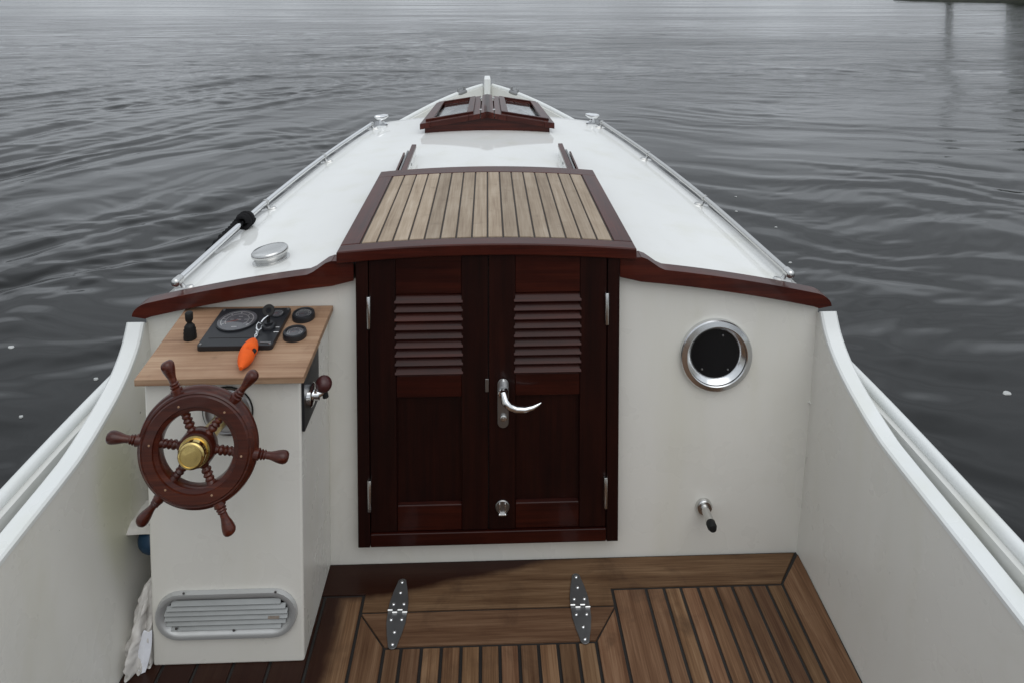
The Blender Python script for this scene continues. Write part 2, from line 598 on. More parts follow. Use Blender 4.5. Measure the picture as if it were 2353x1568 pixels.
# ------------------------------------------------------------------ water
def water_mesh():
    # rings round the boat, finer close by; wave heights are a function of the place only
    rows = 1250
    HW = CAM_Z - WATER_Z
    a0, a1 = atan(HW / 1.8), atan(HW / 900.0)
    t = np.linspace(0, 1, rows)
    tana = tan(a0) * (1 - t) ** 1.0 + tan(a1) * t
    # even steps in 1/r give even steps on a flat sheet seen from standing height
    r = HW / tana
    r = np.concatenate([r[r < 900], [1500.0, 3000.0]])
    th_f = np.linspace(R(-41), R(46), 800)
    th_b = np.linspace(R(46), R(319), 120)[1:-1]
    th = np.concatenate([th_f, th_b])
    rr, tt = np.meshgrid(r, th, indexing='ij')
    X = rr * np.sin(tt); Y = rr * np.cos(tt)
    dr = np.gradient(r)[:, None] * np.ones_like(rr)
    rs = np.random.default_rng(5)

    def low(x, y, sc, seed):
        q = np.random.default_rng(seed)
        o = np.zeros_like(x)
        for _ in range(7):
            a = q.uniform(0, 2 * pi); k = 2 * pi / (sc * q.uniform(0.6, 1.7))
            o += np.cos(k * (np.cos(a) * x + np.sin(a) * y) + q.uniform(0, 2 * pi))
        return o / 3.0
    wx = X + 0.05 * low(X, Y, 0.9, 41) + 0.16 * low(X, Y, 2.6, 1) + 0.5 * low(X, Y, 9, 2)
    wy = Y + 0.05 * low(X, Y, 0.9, 43) + 0.16 * low(X, Y, 2.6, 3) + 0.5 * low(X, Y, 9, 4)
    Z = np.zeros_like(X)

    def waves(n, dirang, spread, l0, l1, slope, mask, seed):
        q = np.random.default_rng(seed)
        o = np.zeros_like(X)
        for _ in range(n):
            lam = math.exp(q.uniform(math.log(l0), math.log(l1)))
            a = dirang + q.normal(0, spread)
            k = 2 * pi / lam
            att = np.clip(lam / (2.4 * dr) - 0.6, 0, 1)
            ph = k * (np.cos(a) * wx + np.sin(a) * wy) + q.uniform(0, 2 * pi)
            o += att * (slope * sqrt(2.0 / n) / k) * np.cos(ph)
        return o * mask
    patch = np.clip(0.8 + 0.45 * low(X, Y, 3.2, 9) + 0.25 * low(X, Y, 9, 19), 0.15, 1.7)
    patch2 = np.clip(0.8 + 0.4 * low(X, Y, 14, 10), 0.2, 1.5)
    rad = np.sqrt(X * X + Y * Y)
    left = 1 / (1 + np.exp(np.clip((X + 0.3) * 2.2, -40, 40)))
    near = np.exp(-np.clip(rad - 4, 0, None) / 7.0)
    Z += waves(34, atan2(0.55, -0.83), 0.20, 0.16, 0.50, 0.108, left * (0.45 + 0.55 * near) * patch, 21)
    Z += waves(14, atan2(0.62, -0.78), 0.16, 0.5, 1.2, 0.055, left * patch2, 31)
    Z += waves(26, atan2(0.88, 0.47), 0.15, 0.20, 0.55, 0.036, (1 - left) * (0.35 + 0.65 * near) * patch, 22)
    Z += waves(16, atan2(0.97, 0.25), 0.16, 0.45, 1.1, 0.034, (1 - left) * patch2, 25)
    Z += waves(44, pi / 2, 0.45, 0.13, 0.6, 0.056, patch * (0.45 + 0.35 * left + 0.4 * np.clip((rad - 6) / 8, 0, 1)), 23)
    Z += waves(14, pi / 2 + 0.25, 0.35, 1.4, 5.0, 0.022, patch2, 24)
    Z += waves(24, pi / 2 + 0.5, 0.5, 0.085, 0.17, 0.034, patch * (0.35 + 0.65 * left), 27)
    Z += WATER_Z
    nr, nt = X.shape
    V = np.stack([X, Y, Z], -1).reshape(-1, 3)
    i = np.arange(nr - 1)[:, None]; j = np.arange(nt)[None, :]
    j2 = (j + 1) % nt
    Fq = np.stack([i * nt + j, i * nt + j2, (i + 1) * nt + j2, (i + 1) * nt + j], -1).reshape(-1, 4)
    c0 = len(V)
    V = np.concatenate([V, [[0, 0, WATER_Z]]])
    me = bpy.data.meshes.new('water')
    me.vertices.add(len(V)); me.vertices.foreach_set('co', V.astype(np.float32).ravel())
    nq = len(Fq)
    tri = np.stack([np.full(nt, c0), (np.arange(nt) + 1) % nt, np.arange(nt)], -1)
    loops = np.concatenate([Fq.ravel(), tri.ravel()])
    me.loops.add(len(loops)); me.loops.foreach_set('vertex_index', loops.astype(np.int32))
    me.polygons.add(nq + nt)
    starts = np.concatenate([np.arange(nq) * 4, nq * 4 + np.arange(nt) * 3])
    me.polygons.foreach_set('loop_start', starts.astype(np.int32))
    me.update(calc_edges=True)
    me.polygons.foreach_set('use_smooth', np.ones(nq + nt, bool))
    m, n, l, b = new_mat('lake_water')
    v = objvec(n, l, jitter=False)
    l.new(ramp(n, l, noise(n, l, v, 0.25, 4), [(0.3, (0.0032, 0.0036, 0.0036)), (0.7, (0.0055, 0.0058, 0.0055))]), b.inputs['Base Color'])
    gust = noise(n, l, objvec(n, l, scale=(0.3, 1, 1), rot=(0, 0, 0.15), jitter=False), 0.075, 4, 0.6)
    mg = n.new('ShaderNodeMapRange'); mg.interpolation_type = 'SMOOTHSTEP'
    mg.inputs[1].default_value = 0.42; mg.inputs[2].default_value = 0.66
    mg.inputs[3].default_value = 0.03; mg.inputs[4].default_value = 0.16
    l.new(gust, mg.inputs[0]); l.new(mg.outputs[0], b.inputs['Roughness'])
    b.inputs['IOR'].default_value = 1.333
    b.inputs['Specular IOR Level'].default_value = 0.5
    # fine ripples too small for the mesh
    v1 = objvec(n, l, scale=(0.45, 1, 1), rot=(0, 0, 0.25), jitter=False)
    h1 = noise(n, l, v1, 4.0, 6, 0.62, 0.5)
    v2 = objvec(n, l, scale=(0.5, 1, 1), rot=(0, 0, -0.2), jitter=False)
    h2 = noise(n, l, v2, 0.9, 3, 0.5, 0.5)
    v3 = objvec(n, l, scale=(0.4, 1, 1), rot=(0, 0, 0.1), jitter=False)
    h3 = noise(n, l, v3, 0.33, 3, 0.55, 0.4)
    hh = mth(n, l, 'ADD', mth(n, l, 'ADD', h1, mth(n, l, 'MULTIPLY', h2, 2.6)), mth(n, l, 'MULTIPLY', h3, 6.5))
    # calm lanes and rippled lanes
    lane = noise(n, l, objvec(n, l, scale=(0.35, 1, 1), jitter=False), 0.06, 3)
    amt0 = mth(n, l, 'MULTIPLY_ADD', lane, 1.5, -0.2, clamp=True)
    vl = n.new('ShaderNodeVectorMath'); vl.operation = 'LENGTH'
    l.new(v, vl.inputs[0])
    far = mth(n, l, 'MULTIPLY_ADD', vl.outputs['Value'], 0.075, -0.5, clamp=True)   # the hull's own wash smooths the ripples close by
    amt = mth(n, l, 'MULTIPLY', amt0, far)
    bb = n.new('ShaderNodeBump')
    bb.inputs['Distance'].default_value = 0.085
    l.new(amt, bb.inputs['Strength'])
    l.new(hh, bb.inputs['Height']); l.new(bb.outputs[0], b.inputs['Normal'])
    me.materials.append(m)
    o = bpy.data.objects.new('water', me)
    col.objects.link(o)
    tag(o, 'grey rippled open water round the boat', None, kind='structure')
    return o


water = water_mesh()
bpy.context.view_layer.update()


# ------------------------------------------------------------------ far bank and trees
def bank():
    mb = MB()
    pts = [(112, -120), (106, 20), (102, 110), (104, 150), (109, 180), (124, 215), (165, 262), (260, 330), (480, 430), (900, 560)]
    dense = []
    for (x0, y0), (x1, y1) in zip(pts, pts[1:]):
        for k in range(14):
            t = k / 14
            dense.append((x0 + (x1 - x0) * t, y0 + (y1 - y0) * t))
    rows = []
    for i, (x, y) in enumerate(dense):
        a = dense[max(i - 1, 0)]; b_ = dense[min(i + 1, len(dense) - 1)]
        tx, ty = b_[0] - a[0], b_[1] - a[1]
        L = sqrt(tx * tx + ty * ty)
        nx, ny = ty / L, -tx / L
        j = random.uniform(-0.5, 0.5)
        rows.append([(x + nx * (d + j), y + ny * (d + j), WATER_Z + z + random.uniform(-0.05, 0.08) * (z > 0.2)) for d, z in
                     ((-0.6, -0.5), (0, 0.0), (0.25, 0.35), (1.2, 0.75), (4, 1.0), (14, 1.3), (60, 1.6), (400, 2.0))])
    mb.grid(rows)
    m, n, l, b = new_mat('bank_grass')
    v = objvec(n, l, jitter=False)
    l.new(ramp(n, l, noise(n, l, v, 0.9, 5), [(0.3, (0.010, 0.012, 0.007)), (0.7, (0.028, 0.033, 0.016))]), b.inputs['Base Color'])
    b.inputs['Roughness'].default_value = 0.9
    bump(n, l, noise(n, l, v, 5, 4), b, 0.8, 0.1)
    o = mb.build('ground', m)
    tag(o, 'low dark grassy bank across the water', None, kind='structure')


bank()
bark, n_, l_, b_ = new_mat('tree_bark')
l_.new(ramp(n_, l_, noise(n_, l_, objvec(n_, l_), 4), [(0.3, (0.03, 0.022, 0.016)), (0.7, (0.075, 0.058, 0.045))]), b_.inputs['Base Color'])
b_.inputs['Roughness'].default_value = 0.9


def leafmat(name, c):
    m, n, l, b = new_mat(name)
    l.new(ramp(n, l, noise(n, l, objvec(n, l), 0.8, 4), [(0.3, tuple(x * 0.6 for x in c)), (0.7, tuple(x * 1.35 for x in c))]), b.inputs['Base Color'])
    b.inputs['Roughness'].default_value = 0.7
    return m


LEAF = [leafmat('leaf_dark', (0.032, 0.048, 0.020)), leafmat('leaf_mid', (0.045, 0.065, 0.025))]


def tree(name, loc, h, rx, base, lm, label, seed, group):
    q = random.Random(seed)
    e = bpy.data.objects.new(name, None); col.objects.link(e)
    e.location = loc
    bpy.context.view_layer.update()
    tag(e, label, 'tree', group)
    x, y, z = loc
    mb = MB()
    mb.tube([(x, y, z - 0.3), (x + 0.1, y, z + h * 0.3), (x - 0.05, y + 0.1, z + h * 0.65), (x, y, z + h * 0.93)],
            [h * 0.011, h * 0.009, h * 0.006, h * 0.002], 8)
    cl = []
    for k in range(16):
        t = base + (0.95 - base) * (k + 0.2) / 16
        a = q.uniform(0, 2 * pi)
        w = rx * sqrt(max(0.05, 1 - (2 * (t - base) / (1 - base) - 0.9) ** 2 * 0.9))
        p0 = Vector((x, y, z + h * (t - 0.06)))
        p1 = Vector((x + cos(a) * w * 0.6, y + sin(a) * w * 0.6, z + h * t))
        mb.tube([p0, (p0 + p1) / 2 + Vector((0, 0, 0.1)), p1], [h * 0.006, h * 0.004, h * 0.002], 5)
        for _ in range(3):
            cl.append((p0.lerp(p1, q.uniform(0.2, 1.35)) + Vector((0, 0, q.uniform(-.4, .7))), w * q.uniform(0.28, 0.5)))
    mb.build('trunk', bark, e)
    lv = MB()
    for c, rad in cl:
        for _ in range(70):
            d = Vector((q.gauss(0, 1), q.gauss(0, 1), q.gauss(0, 1))).normalized() * rad * q.uniform(0.3, 1.1)
            p = c + d
            a = Vector((q.gauss(0, 1), q.gauss(0, 1), q.gauss(0, 1))).normalized()
            b2 = a.cross(Vector((q.gauss(0, 1), q.gauss(0, 1), q.gauss(0, 1)))).normalized()
            s = q.uniform(0.3, 0.62)
            lv.add([p - a * s, p + b2 * s * 0.6, p + a * s, p - b2 * s * 0.6], [(0, 1, 2, 3)])
    lv.build('crown', LEAF[lm], e)


BZ = WATER_Z + 0.7
pp = on_z(2172, 2.5, WATER_Z)
tree('poplar_tree', (pp.x + 2.2, pp.y + 2.2, BZ), 26, 1.9, 0.0, 0, 'tall narrow dark poplar standing alone on the far bank', 3, None)
for i, (ty, hh, rr_, lm) in enumerate(((140, 15, 4.6, 1), (131, 17, 5.4, 0), (122, 20, 5.6, 0), (113, 16, 5.3, 1), (103, 19, 5.6, 0), (93, 17, 5.4, 1))):
    tree('broad_tree', (107.5 + (i % 2) * 1.5, ty, BZ), hh, rr_, 0.0, lm, 'broad leafy tree in the row along the far bank', 40 + i, 'trees in a row along the far bank')

# ------------------------------------------------------------------ the boat
boat = bpy.data.objects.new('motor_boat', None)
boat.location = (0, 1.5, WATER_Z)
col.objects.link(boat)
bpy.context.view_layer.update()
tag(boat, 'white cabin motor boat with mahogany doors, hatch and steering console', 'boat')

YB = 1.82                                       # aft face of the cabin bulkhead
hw_r = lerp_table([(-1.25, .78), (-.5, .885), (.3, .930), (1.0, .940), (1.5, .956), (1.8, .956), (2.5, .930), (3.2, .865), (3.9, .752), (4.4, .622), (4.7, .527), (5.0, .408), (5.2, .312), (5.4, .190), (5.52, .098), (5.6, .022)])
z_r = lerp_table([(-1.25, .46), (0, .447), (1.6, .447), (2.5, .472), (3.5, .53), (4.7, .622), (5.0, .652), (5.2, .674), (5.4, .700), (5.6, .728)])
hw_d = lerp_table([(1.80, .858), (1.85, .846), (2.15, .828), (2.477, .804), (3.076, .736), (3.4, .688), (3.68, .632), (3.84, .585), (3.95, .55)])
hw_i = lerp_table([(-1.2, .73), (-.5, .815), (.2, .855), (1.0, .868), (1.83, .868)])
z_c = lerp_table([(-1.25, .39), (.4, .402), (.8, .412), (1.085, .422), (1.187, .430), (1.30, .438), (1.40, .445), (1.50, .453), (1.60, .478), (1.70, .518), (1.766, .568), (1.80, .624), (1.826, .68)])
Y_FRONT = 3.83


def deck_z(x, y):
    return .7545 - .128 * x * x + .02 * (y - 1.8)


def linsp(a, b, n):
    return [a + (b - a) * i / (n - 1) for i in range(n)]


# ---- hull shell: topsides, bulwark inside, side deck, stem
hull = MB()
ys = linsp(-1.25, 5.6, 90)
for s in (-1, 1):
    rows = []
    for y in ys:
        w, z = hw_r(y), z_r(y)
        t = max(0, (y - 3.0) / 2.6)
        rows.append([(s * w, y, z), (s * w * 1.0, y, z - .06), (s * w * (.97 - .10 * t), y, .22 + .10 * t),
                     (s * w * (.93 - .22 * t), y, WATER_Z + .02), (s * w * (.80 - .3 * t), y, WATER_Z - .2), (0, y, WATER_Z - .42)])
    hull.grid(rows)
    rows = []
    for y in ys:
        w, z = hw_r(y), z_r(y)
        wi = max(w - .022, 0.001)
        if y < 1.82:
            inn = hw_i(y) + .03
        elif y < Y_FRONT:
            inn = min(hw_d(y) - .01, wi - .02)
        else:
            inn = 0.0
        inn = min(inn, wi)
        dz = .085 if y < Y_FRONT else .16
        rows.append([(s * w, y, z), (s * wi, y, z - .004), (s * wi * .995, y, z - dz), (s * inn, y, z - dz - .004)])
    hull.grid(rows)
# transom
rows = [[(-hw_r(-1.25) * k, -1.25, z) for k in linsp(-1, 1, 9)] for z in linsp(WATER_Z - .2, .46, 6)]
hull.grid(rows)
hull.build('hull', 'hull', boat, sharp=50)

for s in (-1, 1):
    tb = MB()
    yy = linsp(-1.25, 5.585, 120)
    tb.tube([(s * (hw_r(y) + .0035), y, z_r(y) + .004) for y in yy], .0145, 14)
    tb.build('rubbing_rail', 'cap', boat, label='round white rubbing rail along the outer edge of the hull')

st = MB()
st.hexa([(-.026, 5.56, .3), (.026, 5.56, .3), (.022, 5.68, .3), (-.022, 5.68, .3),
         (-.026, 5.545, .788), (.026, 5.545, .788), (.022, 5.66, .80), (-.022, 5.66, .80)])
st.build('stem_post', 'cap', boat, bevel=.008, label='white square stem post at the bow')

# ---- cabin top (deck)
dk = MB()
rows = []
for y in linsp(1.825, Y_FRONT, 44):
    w = hw_d(y)
    r_ = []
    N = 36
    base = [(-w - .055, z_r(y) - .088)]
    for i in range(N + 1):
        x = -w + 2 * w * i / N
        ed = max(0, (abs(x) - (w - .035)) / .035)
        r_.append((x, y, deck_z(x, y) - .014 * ed ** 2.2))
    side = [(w + .012, y, deck_z(w, y) - .035), (w + .045, y, z_r(y) - .085)]
    r_ = [(-a, b, c) for a, b, c in side[::-1]] + r_ + side
    rows.append(r_)
# rounded front of the cabin top
last = rows[-1]
for dy, dz in ((.018, -.006), (.03, -.022), (.036, -.05), (.045, -.30)):
    rows.append([(x * (1 - .02 * abs(dz) * 8), y + dy, max(z + dz, min(z, .36))) for x, y, z in last])
dk.grid(rows)
dk.build('cabin_top', 'deck', boat, sharp=60, label='glossy white cambered cabin top')

# ---- aft bulkhead of the cabin
bk = MB()
xs = linsp(-.872, .872, 41)
pl = [(-.83, FZ - .02), (.83, FZ - .02)] + [(x, deck_z(x, YB) - .03) for x in xs[::-1]]
bk.prism(pl, YB, YB + .03, lambda u, v, w: (u, w, v))
bk.build('bulkhead', 'inner', boat, label='cream painted aft bulkhead of the cabin')

# ---- mahogany trim along the top of the bulkhead, with a swept step up to the hatch
for s in (-1, 1):
    tr = MB()
    top, bot = [], []
    for x in linsp(.395, .848, 30):
        z = deck_z(x, YB) + .003
        if x < .46:
            t = (.46 - x) / .065
            z += .028 * (3 * t * t - 2 * t ** 3)
        top.append((s * x, z)); bot.append((s * x, deck_z(x, YB) - .034))
    z1 = deck_z(.848, YB) + .003
    for k in range(1, 7):
        a = k / 6 * pi / 2
        top.append((s * (.848 + .047 * sin(a)), z1 - .030 * (1 - cos(a)) - .006 * sin(a)))
    bot.append((s * .862, deck_z(.862, YB) - .036))
    pin = MB()
    poly = [(s * .340, deck_z(.34, YB) + .026)] + top + bot[::-1] + [(s * .340, deck_z(.34, YB) - .026)]
    poly.insert(1, (s * .394, deck_z(.394, YB) + .030))
    tr.prism(poly, YB - .026, YB + .020, lambda u, v, w: (u, w, v))
    tr.build('bulkhead_trim', 'mah_x', boat, bevel=.003, label='varnished mahogany trim capping the bulkhead')

# ---- gunwale caps and cockpit sides
for s in (-1, 1):
    g = MB(); w_ = MB()
    gy = linsp(-1.2, 1.50, 40) + linsp(1.51, 1.7955, 34)
    rows = []
    for y in gy:
        a, z = hw_i(y), z_c(y)
        cw = .043
        e = .006
        dz = (z_c(y + .004) - z_c(y - .004)) / .008
        nl = sqrt(1 + dz * dz)
        ny, nz_ = -dz / nl, 1 / nl
        prof = [(-.0015, -.012), (-.001, -.004), (.004, 0), (cw - e, 0), (cw, -e), (cw, -.12)]
        rows.append([(s * (a + u), y + ny * v * (1 if v > -.1 else .2), z + nz_ * v * (1 if v > -.1 else 1.0)) for u, v in prof])
    g.grid(rows)
    g.build('gunwale_cap', 'cap', boat, sharp=35, label='smooth white painted gunwale sweeping up to the cabin')
    rows = []
    for y in gy + [1.81, YB + .004]:
        a, z = hw_i(y), z_c(min(y, 1.7955))
        fb = (.822 if s > 0 else .797) - .06 * max(0, (.9 - y) / 2.1) - .016 * max(0, min(1, (1.76 - y) / .36)) * (s > 0)
        rows.append([(s * (fb + (a - fb) * (t ** .8)), y, FZ - .015 + (z - .010 - FZ + .015) * t) for t in linsp(0, 1, 9)])
    w_.grid(rows)
    w_.build('cockpit_side', 'side', boat, sharp=50)
tn = MB()
tn.grid([[(x, -1.19, z) for x in linsp(-.74, .74, 5)] for z in linsp(FZ - .02, .40, 4)])
tn.build('transom_lining', 'inner', boat)
sb = MB()
sb.box(-.73, .73, -1.185, -.72, .30, .34)
sb.build('aft_bench', 'floor_x', boat, bevel=.004)
ap = MB(); ap.box(-.72, .72, -.745, -.725, FZ, .298)
ap.build('bench_front', 'inner', boat)

# ---- doors
YD = YB - .026      # aft face of doors
def bx(px, y=930, Y=None):
    return on_y(px, y, YD if Y is None else Y).x
def bz(py, px=1119, Y=None):
    return on_y(px, py, YD if Y is None else Y).z
XL, XR = bx(820), bx(1421)
XLd, XRd = bx(849), bx(1393)
XM = bx(1122)
ZS0, ZS1 = bz(1247), bz(1217)
def hatch_z(x, y):
    return .809 - .118 * x * x + .02 * (y - 1.8)
fr = MB()
fr.box(XL, XLd - .0012, YD - .004, YB - .001, ZS0, deck_z(.36, YB) + .03)
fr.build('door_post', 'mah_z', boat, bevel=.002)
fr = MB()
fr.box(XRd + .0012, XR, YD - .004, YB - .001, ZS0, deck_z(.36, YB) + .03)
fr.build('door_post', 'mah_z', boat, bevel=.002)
fr = MB()
fr.box(XLd - .0005, XRd + .0005, YD - .0048, YB - .001, ZS0 + .0005, ZS1)
fr.build('door_sill', 'mah_rail', boat, bevel=.003)
# dark space behind the louvres
SLZ0, SLZ1 = bz(859), bz(674)


def door(xa, xb, la, lb, latch):
    d = MB()
    y0, y1 = YD, YB - .002
    top = lambda x: hatch_z(x, YB) - .030
    zb = ZS1 + .002
    za = bz(1157); zm0 = bz(910); zm1 = SLZ0; zt = SLZ1
    sl0, sl1 = la + .004, lb - .004
    # two stiles
    for p, q in ((xa, sl0), (sl1, xb)):
        d.prism([(p, zb), (q, zb), (q, top(q)), (p, top(p))], y0, y1, lambda u, v, w: (u, w, v))
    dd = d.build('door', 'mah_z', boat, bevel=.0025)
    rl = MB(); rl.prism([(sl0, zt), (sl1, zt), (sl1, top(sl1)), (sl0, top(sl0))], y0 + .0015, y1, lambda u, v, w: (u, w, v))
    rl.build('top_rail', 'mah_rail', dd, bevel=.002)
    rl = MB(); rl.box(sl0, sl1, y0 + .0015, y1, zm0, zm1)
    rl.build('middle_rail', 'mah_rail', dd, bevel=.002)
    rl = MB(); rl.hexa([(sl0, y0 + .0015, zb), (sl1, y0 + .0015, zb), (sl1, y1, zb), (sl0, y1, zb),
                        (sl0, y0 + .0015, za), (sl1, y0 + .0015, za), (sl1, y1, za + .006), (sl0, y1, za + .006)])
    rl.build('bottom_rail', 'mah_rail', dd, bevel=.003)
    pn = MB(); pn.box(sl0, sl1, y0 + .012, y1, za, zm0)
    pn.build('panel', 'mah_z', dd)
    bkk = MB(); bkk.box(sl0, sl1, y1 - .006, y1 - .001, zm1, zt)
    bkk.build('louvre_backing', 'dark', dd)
    n = 9
    pitch = (zt - .003 - zm1) / n
    for k in range(n):
        zc = zm1 + pitch * (k + .5)
        sm = MB()
        a = R(48)
        hl, th = .0135, .0026
        cy, cz = y0 + .0065, zc + .001
        def pt(x, u, t):
            # u along the slat (down and aft), t through its thickness
            return (x, cy - u * cos(a) - t * sin(a) * 1.0, cz - u * sin(a) + t * cos(a))
        sm.hexa([pt(la, -hl, -th), pt(lb, -hl, -th), pt(lb, hl, -th), pt(la, hl, -th),
                 pt(la, -hl, th), pt(lb, -hl, th), pt(lb, hl, th), pt(la, hl, th)])
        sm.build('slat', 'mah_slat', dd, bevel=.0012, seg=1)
    return dd


dl = door(XLd, XM - .001, bx(907), bx(1064), False)
dr = door(XM + .001, XRd, bx(1180), bx(1335), True)
ms_ = MB(); ms_.box(XM - .009, XM + .0008, YD + .0035, YB - .0015, ZS1 + .003, hatch_z(0, YB) - .033)  # added near-black strip, paints the shade in the gap between the doors
ms_.build('seam_shade_strip', 'dark', dl)

for px, py, pd in ((847, 717, dl), (849, 1136, dl), (1394, 708, dr), (1391, 1128, dr)):
    c = on_y(px, py, YD - .004)
    h = MB()
    h.lathe([(.0045, -.041), (.0052, -.040), (.0052, .040), (.0045, .041)], (c.x, c.y - .003, c.z), (0, 0, 1), 12)
    h.box(c.x - .005, c.x + .005, c.y - .0015, c.y + .003, c.z - .041, c.z + .041)
    h.build('hinge', 'steel', pd)

# lever handle
c = on_y(1155.5, 924, YD)
hp = MB()
def capsule(hw, hh, n=10):
    p = []
    for k in range(n + 1):
        a = pi * k / n
        p.append((hw * cos(a), hh - hw + hw * sin(a)))
    for k in range(n + 1):
        a = pi + pi * k / n
        p.append((hw * cos(a), -hh + hw + hw * sin(a)))
    return p
hp.prism(capsule(.0145, .065), c.y - .004, c.y - .0005, lambda u, v, w: (c.x + u, w, c.z + v))
hp.build('handle_plate', 'dullsteel', dr, bevel=.0015)
hv = MB()
P = [(1158, 900, .004), (1158, 898, .030), (1157, 905, .046), (1160, 922, .054), (1170, 933, .056), (1186, 939, .056), (1205, 940, .054), (1224, 935, .050), (1237, 928, .047), (1243, 924, .046)]
pts = [on_y(x, y, YD - d) for x, y, d in P]
hv.tube(pts, [.011, .0095, .0095, .010, .0095, .0088, .0078, .006, .0036, .0012], 16)
hv.lathe([(.013, 0), (.013, .006), (.011, .008)], (c.x, c.y - .004, pts[0].z), (0, -1, 0), 20)
hv.build('lever_handle', 'chrome', dr, label='polished chrome curved lever handle')
kc = on_y(1156.5, 958, YD - .004)
kk = MB(); kk.lathe([(.0085, 0), (.0085, .005), (.006, .0065), (.0, .0065)], kc, (0, -1, 0), 18)
kk.box(kc.x - .001, kc.x + .001, kc.y - .0072, kc.y - .006, kc.z - .004, kc.z + .002)
kk.build('keyhole', 'steel', dr)
sc_ = on_y(1156, 872, YD - .004)
kk = MB(); kk.lathe([(.0045, 0), (.004, .0015), (0, .002)], sc_, (0, -1, 0), 12)
kk.build('screw', 'steel', dr)
sp_ = on_y(1118.5, 883, YD)
kk = MB(); kk.box(sp_.x - .0045, sp_.x + .0045, sp_.y - .004, sp_.y - .0003, sp_.z - .017, sp_.z + .017)
kk.build('strike_plate', 'dullsteel', dl, bevel=.001)
lc = on_y(1154, 1162, YD)
lk = MB(); lk.lathe([(.0185, 0), (.0185, .002), (.0165, .004), (.0, .004)], (lc.x, lc.y - .0003, lc.z), (0, -1, 0), 28)
lk.build('flush_ring_pull', 'dullsteel', dr)
rg = MB()
rg.box(lc.x - .0085, lc.x - .0060, lc.y - .0075, lc.y - .004, lc.z - .015, lc.z + .012)
rg.box(lc.x + .0060, lc.x + .0085, lc.y - .0075, lc.y - .004, lc.z - .015, lc.z + .012)
rg.box(lc.x - .0095, lc.x + .0095, lc.y - .010, lc.y - .004, lc.z - .0185, lc.z - .015)
rg.build('ring_bail', 'chrome', dr, bevel=.0006)

# ---- sliding hatch
HY0, HY1 = 1.782, 2.545
HX = .381
FX, FY0, FY1 = .331, 1.832, 2.468
hm = MB()
def hz_patch(mb, x0, x1, y0, y1, th, lift=0.0, nx=10):
    t = [[(x, y, hatch_z(x, y) + lift) for x in linsp(x0, x1, nx)] for y in (y0, y1)]
    b = [[(x, y, hatch_z(x, y) + lift - th) for x in linsp(x0, x1, nx)] for y in (y0, y1)]
    vs = t[0] + t[1] + b[0] + b[1]
    n = nx
    fs = []
    for i in range(n - 1):
        fs += [(i, i + 1, n + i + 1, n + i), (2 * n + i, 3 * n + i, 3 * n + i + 1, 2 * n + i + 1),
               (i, 2 * n + i, 2 * n + i + 1, i + 1), (n + i, n + i + 1, 3 * n + i + 1, 3 * n + i)]
    fs += [(0, n, 3 * n, 2 * n), (n - 1, 3 * n - 1, 4 * n - 1, 2 * n - 1)]
    mb.add(vs, fs)
hz_patch(hm, -HX, HX, HY0, FY0, .030, nx=25)
hatch = hm.build('sliding_hatch', 'mah_x', boat, bevel=.004, sharp=30, label='sliding companionway hatch of teak planks in a mahogany frame')
m2 = MB(); hz_patch(m2, -HX, HX, FY1, HY1, .030, nx=25); m2.build('front_frame', 'mah_x', hatch, bevel=.003, sharp=30)
for a, b in ((-HX + .0005, -FX), (FX, HX - .0005)):
    m2 = MB(); hz_patch(m2, a, b, FY0 - .0005, FY1 + .0005, .030, .0004, nx=4); m2.build('side_frame', 'mah_y', hatch, bevel=.003, sharp=30)
m2 = MB(); hz_patch(m2, -FX - .001, FX + .001, FY0 - .001, FY1 + .001, .024, -.0035, nx=20); m2.build('caulking', 'caulk_brown', hatch, sharp=30)
NP = 16
pw = (2 * FX - .006) / NP
for k in range(NP):
    x0 = -FX + .003 + k * pw
    m2 = MB(); hz_patch(m2, x0 + .0023, x0 + pw - .0023, FY0 + .0045, FY1 - .0045, .014, .0002, nx=3)
    m2.build('plank', 'teak_hatch', hatch, bevel=.0018, seg=2, sharp=30)

